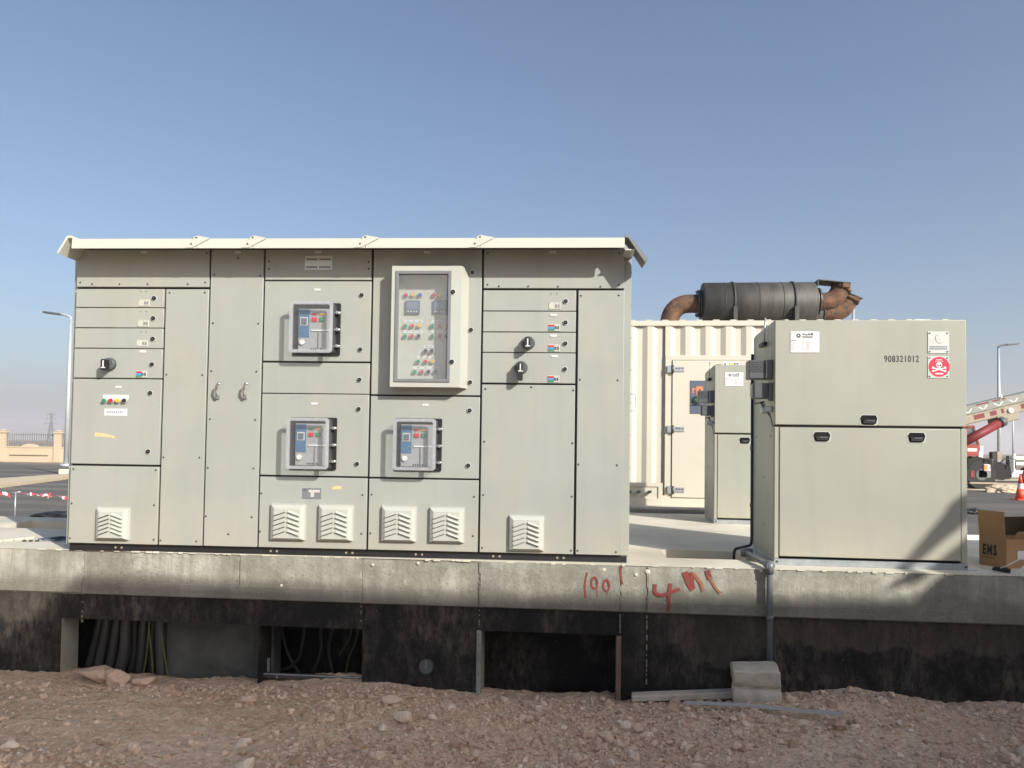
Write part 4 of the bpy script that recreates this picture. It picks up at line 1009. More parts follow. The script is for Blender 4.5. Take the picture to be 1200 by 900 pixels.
for k, (pts_, m_, l_) in enumerate((([(330, 738, .55), (336, 765, .55), (350, 788, .55)], CABLE, 'dark cable crossing at the left end of the second opening'), ([(390, 738, .5), (384, 760, .5), (390, 788, .5)], CABLE, 'dark cable right of centre in the second opening'), ([(357, 738, .5), (352, 770, .5), (341, 782, .5), (331, 784, .5)], CABLE, 'dark cable sagging left in the second opening'), ([(376, 738, .5), (377, 765, .5), (368, 786, .5)], CABLE, 'dark cable hanging in the middle of the second opening'), ([(420, 738, .4), (416, 755, .4), (408, 772, .4), (406, 785, .4)], CABLEY, 'thin yellow green cable at the right end of the second opening'), ([(412, 738, .45), (409, 750, .45), (401, 762, .45)], CABLEY, 'short thin yellow cable left of the other in the second opening'))):
    cable(pts_, .012 if m_ == CABLE else .006, m_, l_, 'hanging_cable', 'cables in the second opening')
# steel channel across the second opening
mb = MB(); a = px_(307, 790, .1); b = px_(423, 793, .1)
for z_, h_ in ((0, .03), ):
    mb.box(a[0], b[0], .08, .14, a[1] - .02, a[1] + .006, SCREW, .002)  # channel body in darker metal to stand for the shade in the opening
mb.box(a[0], b[0], .08, .085, a[1] + .006, a[1] + .014, GALV)
for q in (0.0, .12): mb.box(a[0] + q, a[0] + q + .006, .07, .08, a[1] - .02, a[1] + .02, GALV)
mb.box(a[0] + .002, a[0] + .03, .145, .17, ZL, a[1] + .1, GALV)
o = mb.build('steel_channel', None, (0, 5.3606, 0)); o.rotation_euler = (0, 0, PRZ); tag(o, 'galvanised steel channel lying across the foot of the second wall opening', 'steel channel')

# pipes by the kiosk
def to(px, py, off): x, z = px_(px, py, off); return W_(x, off, z)
g0 = to(901.5, 665, -.05)
mb = MB(); top_ = to(873, 644.5, .48)
corner = to(902, 663, -.045); dn = to(902, 776, -.045)
pts_ = [p_ - g0 for p_ in (Vector((top_.x, top_.y, .845)), Vector((corner.x, corner.y, .83)), Vector((dn.x, dn.y, -.02)))]
mb.tube(bend(pts_, .03, 5), .021, PVC, 16)
o = mb.build('pipe_run', None, g0); o.name = 'conduit_pipe'
tag(o, 'grey plastic conduit running off the pad edge and down the plinth wall beside the kiosk', 'pipe')
mb = MB(); mb.cyl(pts_[1] + Vector((0, 0, .03)), pts_[1] - Vector((0, 0, .055)), .028, PVC, 16); mb.cyl(Vector((0, 0, 0)) + pts_[1] + (pts_[0] - pts_[1]).normalized() * .06, pts_[1] + (pts_[0] - pts_[1]).normalized() * -.02, .028, PVC, 16); mb.build('elbow', o)
mb = MB(); zc_ = to(901, 741, -.04).z; q = pts_[2]; mb.cyl((q.x, q.y, to(901, 722, -.04).z - g0.z + .005), (q.x, q.y, to(901, 722, -.04).z - g0.z - .02), .025, PVC, 16); mb.build('coupling', o)
mb = MB(); mb.cyl(pts_[0] + Vector((-.03, 0, 0)), pts_[0] + Vector((.05, -.03, -.0)), .032, PVC, 14); mb.build('end_fitting', o)
# second parallel pipe
b0 = TF.on(889, 500, .62); c_, n_ = math.cos(trz), math.sin(trz)
def kl(x, y, z): return Vector((TX + x * c_ - y * n_, TY + x * n_ + y * c_, z))
P_ = [kl(-.012, .69, 2.36), kl(-.012, .69, .85), kl(-.12, .58, .85)]
e_ = P_[2]; q1 = to(860, 655, .60); q2 = Vector((q1.x, q1.y, .60)); 
P_ = P_[:2] + [Vector((q1.x, q1.y, .85)), Vector((q1.x, q1.y, .58))]
c0 = P_[0].copy(); mb = MB(); mb.tube(bend([p_ - c0 for p_ in P_], .05, 6), .011, BLACK, 12); o = mb.build('cable_conduit', None, c0)
tag(o, 'black conduit down the back left edge of the near kiosk into the trench', 'conduit')
mb = MB()
for z_ in (1.15, 1.6, 2.1): mb.cyl((0, 0, z_ - c0.z), (0, 0, z_ - c0.z + .03), .015, SCREW, 12)
mb.build('clip', o)

# ------------------------------------------------------------------ ground
basepts = [(0, 785), (50, 791), (100, 797), (200, 800), (300, 799), (425, 800), (470, 802), (560, 812), (640, 821), (730, 822), (820, 818), (900, 811), (1000, 808), (1060, 815), (1110, 824), (1200, 828)]
bz = [px_(a, b) for a, b in basepts]
def zbase(x):
    if x <= bz[0][0]: return bz[0][1]
    for (a, za_), (b, zb_) in zip(bz, bz[1:]):
        if x <= b: t_ = (x - a) / (b - a); return za_ + (zb_ - za_) * t_
    return bz[-1][1]
def sst(a, b, x): t_ = max(0, min(1, (x - a) / (b - a))); return t_ * t_ * (3 - 2 * t_)
def dirt_z(x, y):
    lyv = (y - 5.3606) * math.cos(PRZ) - x * math.sin(PRZ)
    lxv = x * math.cos(PRZ) + (y - 5.3606) * math.sin(PRZ)
    near = sst(-1.3, -.1, lyv)
    z = zbase(lxv) * near + (-.0) * (1 - near)
    z += .035 * noise.noise((x * .9, y * 1.3, 1)) + .022 * noise.noise((x * 2.3, y * 3.1, 5)) + .012 * noise.noise((x * 6, y * 8, 2)) * (1 - .3 * near)
    z += .024 * abs(noise.noise((x * 11, y * 13, 3))) + .012 * abs(noise.noise((x * 23, y * 27, 6))) + .006 * noise.noise((x * 43, y * 45, 8)) - .008
    z += .045 * math.exp(-((x + .15) ** 2 / .5 + (y - 4.65) ** 2 / .06)) - .04 * math.exp(-((x - .55) ** 2 / .06 + (y - 4.85) ** 2 / .02)) + .05 * math.exp(-((x + 2.9) ** 2 / .8 + (y - 5.0) ** 2 / .12))
    z += .05 * math.exp(-((x - 1.9) ** 2 / .5 + (y - 4.85) ** 2 / .03))
    return z
def ground_z(x, y):
    far = sst(6.2, 7.0, y + .09 * x)
    side = 1
    z = 0.
    lyv = (y - 5.3606) * math.cos(PRZ) - x * math.sin(PRZ); pit = sst(.16, .34, lyv) * (1 - sst(1.7, 1.95, lyv)) if abs(x) < 6 else 0
    if abs(x) < 6 and 2 < y < 6.2: z = dirt_z(x, y)
    else: z = .05 * noise.noise((x * .5, y * .5, 0)) * (1 - far)
    hills = 0
    return z * (1 - far) + .2 * far - .55 * pit
def axis(fine0, fine1, step, outs):
    a = []; x = fine0
    while x < fine1: a.append(x); x += step
    a.append(fine1); return sorted([-v + (fine0) for v in outs] + a + [v + fine1 for v in outs])
outs = [.15, .5, 1.2, 2.5, 5, 10, 20, 40, 80, 160, 400, 900, 2000, 5000, 12000]
gx = axis(-4.2, 4.2, .028, outs); gy = sorted(set(axis(3.3, 5.7, .024, outs) + [5.75, 5.8, 5.9, 6., 6.1, 6.3, 6.6, 6.9, 7.0, 7.1, 7.2, 7.3, 7.5, 7.7]))
me = bpy.data.meshes.new('ground')
vs = [(x, y, ground_z(x, y)) for y in gy for x in gx]; n = len(gx)
fs = [(j * n + i, j * n + i + 1, (j + 1) * n + i + 1, (j + 1) * n + i) for j in range(len(gy) - 1) for i in range(n - 1)]
me.from_pydata(vs, [], fs); me.materials.append(DIRT)
for q in me.polygons: q.use_smooth = True
go = bpy.data.objects.new('ground', me); COL.objects.link(go); tag(go, 'reddish brown stony dirt and desert ground', kind='structure')

# stones
def stone_shape(seed, sub=1, flat=.75, rough=.34):
    bm = bmesh.new(); bmesh.ops.create_icosphere(bm, subdivisions=sub, radius=1)
    for v in bm.verts:
        d_ = v.co.normalized(); k = 1 + rough * noise.noise(d_ * 1.4 + Vector((seed * 7.3, 0, 0))) * 2 + rough * .6 * noise.noise(d_ * 3.1 + Vector((0, seed * 3.1, 0)))
        v.co = Vector((d_.x * k, d_.y * k * .85, d_.z * k * flat))
    # knock flat facets
    rnd = random.Random(seed)
    for _ in range(7):
        nrm = Vector((rnd.gauss(0, 1), rnd.gauss(0, 1), rnd.gauss(0, 1))).normalized(); dd = rnd.uniform(.45, .7)
        for v in bm.verts:
            q = v.co.dot(nrm)
            if q > dd: v.co -= nrm * (q - dd) * .92
    bm.verts.ensure_lookup_table(); vs = [v.co.copy() for v in bm.verts]; fs = [tuple(v.index for v in q.verts) for q in bm.faces]; bm.free(); return vs, fs
shapes = [stone_shape(i, 1) for i in range(14)]; shapes2 = [stone_shape(i + 50, 2) for i in range(8)]
def scatter(name, N_, fsize, area, label, seed):
    rnd = random.Random(seed); V_, F_, S_ = [], [], []
    for _ in range(N_):
        x, y, = area(rnd)
        s = fsize(rnd, x, y)
        sh_v, sh_f = rnd.choice(shapes2 if s > .022 else shapes)
        M_ = Matrix.Rotation(rnd.uniform(0, 6.28), 3, 'Z') @ Matrix.Rotation(rnd.gauss(0, .35), 3, 'X') @ Matrix.Rotation(rnd.gauss(0, .35), 3, 'Y')
        z = dirt_z(x, y) + s * rnd.uniform(-.15, .35)
        o_ = len(V_); st_ = rnd.uniform(.8, 1.3)
        for v in sh_v: w = M_ @ Vector((v.x * st_, v.y, v.z)) * s; V_.append((w.x + x, w.y + y, w.z + z))
        F_ += [tuple(i + o_ for i in q) for q in sh_f]; sd = min(1, max(0, rnd.gauss(.40, .24))); S_ += [sd] * len(sh_f)
    me = bpy.data.meshes.new(name); me.from_pydata(V_, [], F_); me.materials.append(ROCK)
    at = me.attributes.new('shade', 'FLOAT', 'FACE'); at.data.foreach_set('value', S_)
    o = bpy.data.objects.new(name, me); COL.objects.link(o); tag(o, label, kind='stuff'); return o
def area1(r):
    while True:
        y = r.uniform(3.3, 5.45); x = r.uniform(-.72 * y, .72 * y)
        ly = (y - 5.3606) * math.cos(PRZ) - x * math.sin(PRZ)
        if ly > -.03: continue
        d_ = .45 + .55 * noise.noise((x * 1.1, y * 1.8, 9)) + (.45 if -1.2 < x < 1.6 and y < 4.95 else 0) + (.5 if ly > -.35 else 0)
        if x < -1.3 and -1.5 < ly < -.45: d_ *= .35
        if r.random() < d_: return x, y
scatter('gravel', 30000, lambda r, x, y: min(.03, .0038 + r.expovariate(1 / .0036)), area1, 'small pinkish stones strewn over the dirt', 5)
scatter('rubble', 1500, lambda r, x, y: min(.05, .012 + r.expovariate(1 / .0085)), area1, 'fist sized broken stones lying in the dirt', 11)
def big_stone(px, py, w, h, label, seed, shade=.7, dz=.0):
    p_ = gr(px, py, 0); 
    for _ in range(4): p_ = gr(px, py, dirt_z(p_.x, p_.y))
    vs, fs = stone_shape(seed, 3, 1., .12); me = bpy.data.meshes.new('stone')
    me.from_pydata([(v.x * w, v.y * w * .8, v.z * h) for v in vs], [], fs); me.materials.append(ROCK)
    at = me.attributes.new('shade', 'FLOAT', 'FACE'); at.data.foreach_set('value', [shade] * len(fs))
    o = bpy.data.objects.new('stone', me); COL.objects.link(o); o.location = (p_.x, p_.y + w * .5, p_.z + h * .55 + dz); tag(o, label, 'stone', 'larger stones on the dirt')
big_stone(111, 801, .15, .085, 'large tan flat stone lying in front of the first opening', 101, .25)
big_stone(131, 804, .12, .065, 'tan stone leaning on the largest stone, in front of the black cables', 102, .3)
big_stone(167, 804, .11, .045, 'flat brown stone right of the two tan stones', 103, .3)
big_stone(473, 849, .065, .045, 'pale round stone at the heap right of the middle opening', 104, .8)
big_stone(506, 845, .035, .03, 'small pale stone right of the pale round stone', 105, .75)
big_stone(457, 826, .075, .03, 'reddish flat stone above the pale round stone', 106, .45)
big_stone(996, 812, .03, .03, 'small round brown stone on top of the dirt against the black wall', 107, .4)
big_stone(8, 880, .06, .03, 'grey stone at the lower left corner', 108, .9)

# concrete block, kerb piece, trunking
p_ = gr(886, 812, 0.0)
bx, bz_ = px_(886, 812, -.2); bw = W_(bx, -.22, 0)
zt_ = dirt_z(bw.x, bw.y)
mb = MB(); M_ = Matrix.Rotation(R_(-12), 4, 'Z') @ Matrix.Rotation(R_(-3), 4, 'Y')
mb.box(-.145, .145, -.11, .13, -.03, .225, CONCB, .014, 3, M=M_)
bmesh.ops.subdivide_edges(mb.bm, edges=[e for e in mb.bm.edges if e.calc_length() > .1], cuts=14, use_grid_fill=True)
for v in mb.bm.verts:
    v.co += Vector((noise.noise(v.co * 14), noise.noise(v.co * 14 + Vector((5, 0, 0))), noise.noise(v.co * 11 + Vector((9, 0, 0))))) * .012
    if v.co.z > .06 and v.co.y < -.03: v.co.y += .02 * math.exp(-((v.co.z - .11) / .02) ** 2)
o = mb.build('concrete_block', None, (bw.x, bw.y, zt_ + .0)); tag(o, 'rough concrete block standing on the dirt under the grey conduit', 'concrete block')
a, b = gr(742, 826, -.03), gr(864, 806, .02)
mb = MB(); d_ = (b - a); L_ = d_.length; M_ = Matrix.Rotation(math.atan2(d_.y, d_.x), 4, 'Z') @ Matrix.Rotation(-.03, 4, 'Y')
a2 = W_(px_(740, 822, -.05)[0], -.07, -.07); b2 = W_(px_(862, 815, -.05)[0], -.12, .0); d_ = b2 - a2; M_ = Matrix.Rotation(math.atan2(d_.y, d_.x), 4, 'Z') @ Matrix.Rotation(-math.asin(d_.z / d_.length), 4, 'Y')
mb.box(0, d_.length, -.05, .04, -.02, .022, CONCB, .005, M=M_); o = mb.build('concrete_strip', None, a2); tag(o, 'long low grey concrete strip half buried at the foot of the black wall', 'concrete strip')
P1, P2, P3 = [gr(*q) for q in ((803, 823), (868, 824), (990, 838))]
for q in (P1, P2, P3): q.z = dirt_z(q.x, q.y) + .022
for _ in range(3):
    for q, pp in ((P1, (803, 823)), (P2, (868, 824)), (P3, (990, 838))):
        w = gr(*pp, q.z); w.z = dirt_z(w.x, w.y) + .045; q.xyz = w
mb = MB()
for A, B in ((P1, P2), (P2, P3)):
    d_ = (B - A); M_ = Matrix.Translation(A - P1) @ d_.to_track_quat('X', 'Z').to_matrix().to_4x4(); mb.box(-.003, d_.length, -.02, .02, -.006, .006, GALVP, .001, M=M_); mb.box(0, d_.length, -.02, -.017, .006, .016, GALVP, M=M_)
o = mb.build('steel_trunking', None, P1); tag(o, 'bent strip of galvanised trunking lying on the dirt before the concrete block', 'steel strip')

# ------------------------------------------------------------------ cardboard box and litter on the pad
ca = to(1157, 664, .12); zz = .8
A = gr(1147.5, 661, .8); B = gr(1179, 666.5, .8); C_ = gr(1216, 667, .8)
e1_ = (B - A); e1_.z = 0; rb = math.atan2(e1_.y, e1_.x); bw_ = e1_.length
box = thing('cardboard_box', 'open brown cardboard box lettered EMS standing on the pad right of the near kiosk', 'box', (A.x, A.y, .8), rb)
hB = dep(1148, 628, A.y).z - .8
mb = MB(); t = .004
dpt = .34
L2 = .45
mb.box(0, bw_, 0, t, 0, hB, CARD); mb.build('end_panel', box)
mb = MB(); mb.box(bw_, bw_ + t, 0, L2, 0, hB, CARD); mb.box(0, t, t, L2, 0, hB, CARD); mb.build('side_panel', box)
mb = MB(); mb.box(0, bw_, L2 - t, L2, 0, hB, CARD); mb.build('back_end_panel', box)
mb = MB(); mb.box(t, bw_, t, L2 - t, 0.001, t, CARDSH); mb.build('bottom', box)
mb = MB(); hf = dep(1148, 597, A.y).z - .8 - hB; M_ = Matrix.Translation((0, 0, hB)) @ Matrix.Rotation(R_(4), 4, 'X'); mb.box(0, bw_ - .005, 0, t, 0, hf, CARD, M=M_); mb.build('upright_flap', box)
mb = MB(); M_ = Matrix.Translation((bw_, 0, hB)) @ Matrix.Rotation(R_(40), 4, 'Y'); mb.box(0, t, .05, L2 - .05, 0, .075, CARD, M=M_); mb.build('side_flap', box)
mb = MB(); M_ = Matrix.Translation((0, L2, hB)) @ Matrix.Rotation(R_(-4), 4, 'X'); mb.box(0, bw_, 0, t, 0, .19, CARDSH, M=M_); mb.build('back_flap', box)
mb = MB(); mb.box(0, t, .012, L2, hB, hB + .135, CARDSH); mb.build('far_side_flap', box)
text('EMS', .098, INK, box, (.030, -.0006, .082), name='lettering', weight=.0042, sx=.56, sp=1.32)
mb = MB(); 
for i in range(9): mb.box(.022 + i * .012, .031 + i * .012, -.0006, 0, .058, .063, INK)
mb.box(bw_ + t, bw_ + t + .0006, .1, .2, .06, .12, WHITE)
mb.build('small_print', box)
pbx = gr(1163, 669.5, .8); pb2 = gr(1184, 672, .8)
mb = MB(); d_ = pb2 - pbx; L_ = d_.length
mb.tube([Vector((0, 0, .014)), d_ * .15 + Vector((0, 0, .02)), d_ * .45 + Vector((0, 0, .018)), d_ * .8 + Vector((0, 0, .019)), d_ + Vector((0, 0, .016))], [.008, .015, .014, .018, .014], BLACK, 12)
o = mb.build('tool_handle', None, pbx); tag(o, 'black tool handle lying on the pad in front of the cardboard box', 'tool')
mb = MB(); q0 = gr(1152, 664, .8); q1_ = gr(1172, 668, .8)
P_ = [gr(1150, 665, .803), gr(1160, 667, .803), gr(1170, 666.5, .81), dep(1180, 663, 4.95), dep(1190, 657.5, 4.95), dep(1202, 652, 4.95), dep(1215, 649, 4.95)]
c0 = P_[0].copy(); mb.tube(bend([q - c0 for q in P_], .03), .0035, WHITE, 8); o = mb.build('loose_cable', None, c0); tag(o, 'thin white cable trailing past the cardboard box', 'cable')
c0 = gr(1196, 674, .8); mb = MB(); mb.tube(arc((.07, 0, -.01), .08, PI * .95, PI * .45, 8), .007, WHITE, 8); o = mb.build('white_hose', None, c0); tag(o, 'short white curved hose on the pad edge at the right', 'hose')

# things on the pad to the left
mb = MB(); c0 = gr(66, 634, .8); r2_ = random.Random(4); pts_ = []
for i in range(26): pts_.append(Vector((r2_.uniform(-.09, .09) + (i - 13) * .004, r2_.uniform(-.07, .07), .008 + r2_.random() * .03)))
mb.tube(bend(pts_, .03, 3), .005, mat('blue_rope', (.02, .04, .09), .7), 6); o = mb.build('blue_rope', None, c0); tag(o, 'tangle of dark blue rope on the pad left of the cabinet', 'rope')
mb = MB(); q0 = gr(-25, 638, .8); q1_ = gr(38, 631.5, .8)
for k in range(5):
    a = q0.lerp(q1_, k / 5 + .01); b = q0.lerp(q1_, (k + 1) / 5 - .005); d_ = b - a; M_ = Matrix.Translation(a - q0) @ d_.to_track_quat('X', 'Z').to_matrix().to_4x4(); mb.box(0, d_.length, -.03, .03, .0, .022, SCREED, .004, M=M_)
o = mb.build('mortar_kerb', None, q0); tag(o, 'low pale mortar edging on the pad left of the cabinet', 'edging')
for k, px2 in enumerate((28.5, 36, 43.5)):
    c0 = gr(px2, 634.7, .8); mb = MB(); mb.box(-.012, .012, -.01, .01, 0, .012, INK, .002); o = mb.build('anchor_bolt', None, c0); tag(o, ['leftmost of three dark anchor bolts on the pad left of the cabinet', 'middle of three dark anchor bolts on the pad left of the cabinet', 'rightmost of three dark anchor bolts on the pad left of the cabinet'][k], 'bolt', 'anchor bolts on the pad')
def heap(px, py, w, d_, h, m_, label, name, cat, z=.2, seed=0):
    c0 = gr(px, py, z); mb = MB(); bmesh.ops.create_icosphere(mb.bm, subdivisions=4, radius=1)
    for v in mb.bm.verts:
        k = 1 + .35 * noise.noise(v.co * 2 + Vector((seed, 0, 0))) + .15 * noise.noise(v.co * 6); v.co = Vector((v.co.x * w * k, v.co.y * d_ * k, max(-.02, v.co.z * h * k)))
    mb.mats = [m_]; o = mb.build(name, None, c0)
    tag(o, label, cat); return o
heap(66, 607.5, .55, .3, .12, BLACK, 'black plastic sheeting heaped behind the pad at the left', 'plastic_sheeting', 'plastic sheet', .2, 3)
heap(1140, 602, .35, .3, .12, BLACK, 'black plastic sheeting heaped on the road right of the near kiosk', 'plastic_sheeting', 'plastic sheet', .2, 8)
# white kerbs seen right of the kiosk
for k, (y1_, y2_, l_) in enumerate(((627, 0, 'white painted precast kerb on the ground right of the near kiosk, farther of two'), (634, 0, 'white painted precast kerb on the ground right of the near kiosk, nearer of two'))):
    a = gr(1110, y1_, .45); mb = MB(); mb.box(0, 3.2, 0, .10, -.075, .0, CAPW, .012, 2); o = mb.build('precast_kerb', None, a); o.rotation_euler = (0, 0, -.02); tag(o, l_, 'kerb', 'white kerbs right of the kiosk')

# ------------------------------------------------------------------ roads and far surroundings
mb = MB()
def quad(pts, z, m_): mb.add([(p_[0], p_[1], z) for p_ in pts], [(0, 1, 2, 3)], m_)
q = [gr(-40, 616, .2), gr(1400, 612, .2), gr(1400, 572, .2), gr(1000, 566, .2)]
road = MB(); yb = gr(40, 541.5, .2).y
road.add([(-60, 12.6, .204), (60, 12.6, .204), (60, yb * .60, .204), (-60, yb + 3, .204)], [(0, 1, 2, 3)], ASPH); o = road.build('road'); tag(o, 'dark patchy asphalt road', kind='structure')
kb = MB(); a1, a2 = gr(-60, 580, .2), gr(90, 560.5, .2); b1, b2 = gr(-60, 568.5, .2), gr(90, 557, .2)
vs = [Vector(v) for v in (a1, a2, b2, b1)]
kb.add([(v.x, v.y, .206) for v in vs] + [(v.x, v.y, .30) for v in vs], [(4, 5, 6, 7), (0, 1, 5, 4), (1, 2, 6, 5), (2, 3, 7, 6), (3, 0, 4, 7)], SAND); bmesh.ops.recalc_face_normals(kb.bm, faces=kb.bm.faces)
o = kb.build('median_kerb'); tag(o, 'pale raised kerbed strip between two asphalt lanes', kind='structure')
sb = MB(); sb.add([(v.x, v.y, .206) for v in (gr(1100, 573, .2), gr(1260, 579, .2), gr(1260, 562, .2), gr(1100, 560, .2))], [(0, 1, 2, 3)], SAND); o = sb.build('verge'); tag(o, 'pale sandy verge beyond the road', kind='structure')

# barrier tape and stake
sp = gr(17, 614, .2); st_h = dep(17, 577, sp.y).z - .2
mb = MB(); mb.cyl((0, 0, 0), (0, 0, st_h), .012, GALV, 8); mb.cyl((-.12, 0, st_h - .01), (.08, 0, st_h + .01), .01, GALV, 8); o = mb.build('marker_stake', None, sp); tag(o, 'thin steel stake with a short crossbar behind the pad at the left', 'stake')
TAPER = mat('tape_red', (.6, .06, .08), .5)
mb = MB(); Y_ = sp.y
P_ = [dep(a, b, Y_ + .3) for a, b in ((-20, 574), (0, 578), (6, 578.5), (12, 581), (17, 577), (26, 578), (35, 579.5), (40, 578), (45, 580.5), (48, 581), (53, 579), (59, 580), (56, 583), (66, 580), (73, 583), (79, 584.5), (92, 586))]
c0 = P_[0].copy()
for i in range(len(P_) - 1):
    a, b = P_[i] - c0, P_[i + 1] - c0
    h_ = .003 + .024 * (i in (1, 2, 6, 9, 10, 11, 14))
    n_ = 4
    for k in range(n_):
        u, v = a.lerp(b, k / n_), a.lerp(b, (k + 1) / n_); tw = .02 * math.sin(i * 2 + k)
        mb.add([u + Vector((0, -tw, -h_)), v + Vector((0, tw, -h_)), v + Vector((0, -tw, h_)), u + Vector((0, tw, h_))], [(0, 1, 2, 3)], TAPER if (i + k // 2) % 2 else CAPW)
o = mb.build('barrier_tape', None, c0); tag(o, 'twisted red and white barrier tape strung behind the pad at the left', 'barrier tape')

# street lamps
def street_lamp(px_base, py_base, px_top, py_top, arm, label, z=.2, twin=False, dark=False, Y=None, rise=.0, r=.075):
    b = gr(px_base, py_base, z) if Y is None else Vector((dep(px_base, py_base, Y).x, Y, z))
    t_ = dep(px_top, py_top, b.y); h = t_.z - z; m_ = GALVP
    L = thing('street_lamp', label, 'street lamp', tuple(b), 0, 'street lamps round the site')
    mb = MB(); mb.tube([(0, 0, .3), (0, 0, h * .5), (0, 0, h)], [r, r * .8, r * .55], m_, 14); mb.build('pole', L)
    mb = MB(); mb.box(-.2, .2, -.2, .2, 0, .22, SCREED, .03); mb.build('base', L)
    mb = MB(); mb.cyl((0, 0, .32), (0, 0, .44), r * 2.4, m_, 18); mb.build('collar', L)
    s = arm; a = abs(s); sg = 1 if s > 0 else -1
    mb = MB(); pts_ = [(0, 0, h - .02), (0, 0, h + .12 * a), (sg * a * .35, 0, h + .33 * a), (sg * a, 0, h + .42 * a)]
    mb.tube(bend(pts_, .4, 6), r * .5, DGREY if dark else m_, 10); mb.build('arm', L)
    mb = MB(); M_ = Matrix.Translation((sg * a, 0, h + .42 * a)) @ Matrix.Rotation(-sg * .12, 4, 'Y'); mb.box(-.08 if sg > 0 else -.62, .62 if sg > 0 else .08, -.11, .11, -.05, .03, DGREY, .025, 2, M=M_); mb.build('lamp_head', L)
    return L
street_lamp(77, 556, 82.5, 374, -.5, 'pale street lamp on a concrete foot rising beside the left end of the cabinet', twin=True, r=.10)
Lr = street_lamp(1171, 560, 1170.5, 408, .5, 'tall street lamp standing behind the crane boom at the right', Y=43, dark=True, r=.11)
street_lamp(1000, 545, 999.5, 352, -.6, 'street lamp pole showing behind the rusty exhaust outlets', Y=36, r=.10)
street_lamp(1187.5, 560, 1187, 470, .4, 'thin far pole behind the crane, right of the tall street lamp', Y=75, r=.09)

# boundary wall with pillars and railings
wy = gr(40, 541.5, .2).y
bw0 = thing('boundary_wall', 'cream boundary wall with square pillars and railings behind the road at the left', 'wall', (0, wy, .2), 0)
def wl(px, py): p_ = dep(px, py, wy); return p_.x, p_.z - .2
pil = [wl(p, 541)[0] for p in (-50, 3, 68)]
sp_ = pil[2] - pil[1]; pxs = [pil[1] + k * sp_ for k in range(-3, 9)]
zt = wl(30, 524)[1]; zp = wl(30, 505.5)[1]
for k in range(len(pxs) - 1):
    mb = MB(); a, b = pxs[k] + .16, pxs[k + 1] - .16; m_ = (a + b) / 2; w_ = b - a
    pts_ = [(a, 0), (b, 0), (b, zt)] + [(m_ + .55 * math.cos(t_), zt + .22 * math.sin(t_)) for t_ in [i * PI / 8 for i in range(9)]] + [(a, zt)]
    mb.prism(pts_, -.1, .1, STONEW); mb.box(m_ - w_ * .38, m_ + w_ * .38, -.20, -.1, .44, .54, STONEW)
    mb.box(a, b, -.13, .13, zt - .02, zt + .05, STONEW); mb.build('wall_panel', bw0)
for x in pxs:
    mb = MB(); mb.box(x - .2, x + .2, -.2, .2, 0, zp - .12, STONEW, .01); mb.box(x - .25, x + .25, -.25, .25, zp - .12, zp, STONEW, .02); mb.box(x - .14, x + .14, -.14, .14, zp, zp + .1, STONEW, .03); mb.build('pillar', bw0)
for k in range(len(pxs) - 1):
    mb = MB(); a, b = pxs[k] + .2, pxs[k + 1] - .2
    mb.box(a, b, -.015, .015, zp - .22, zp - .18, GASK); mb.box(a, b, -.015, .015, zt + .1, zt + .14, GASK)
    n_ = 22
    for i in range(n_): x = a + (b - a) * (i + .5) / n_; mb.box(x - .012, x + .012, -.012, .012, zt + .04, zp - .1 + .12 * math.cos((i + .5) / n_ * 2 * PI + PI) * .3, GASK)
    mb.build('railing', bw0)

# hills
HILL = mat('hill_rock', (.20, .17, .14), .95, var=.15, vscale=.004)
def hills(name, Y0, prof, label):
    mb = MB(); n_ = 60; xs_ = []
    rows = 5; vs = []
    px0, px1 = prof[0][0], prof[-1][0]
    for j in range(rows):
        for i in range(n_ + 1):
            px = px0 + (px1 - px0) * i / n_
            for (a, ya), (b, yb_) in zip(prof, prof[1:]):
                if a <= px <= b: yy = ya + (yb_ - ya) * (px - a) / (b - a); break
            p_ = dep(px, yy, Y0); hmax = p_.z - .2 + 4 * noise.noise((i * .6, Y0, 0)) + 2 * noise.noise((i * 1.7, Y0, 3))
            k = math.sin(j / (rows - 1) * PI)
            vs.append((p_.x * (1 + (j - 2) * .05), Y0 * (1 + (j - 2) * .05), -2 + max(0, hmax + 2) * k))
    fs = [(j * (n_ + 1) + i, j * (n_ + 1) + i + 1, (j + 1) * (n_ + 1) + i + 1, (j + 1) * (n_ + 1) + i) for j in range(rows - 1) for i in range(n_)]
    mb.add(vs, fs, HILL, True); o = mb.build(name); tag(o, label, kind='structure')
hills('hills', 2600, [(-900, 512), (-500, 500), (-100, 506), (0, 503), (30, 501), (60, 503), (100, 506), (160, 506), (300, 503), (500, 514), (700, 515), (900, 524), (1000, 522), (1120, 528), (1200, 534), (1500, 531), (2100, 533)], 'low hazy desert hills')

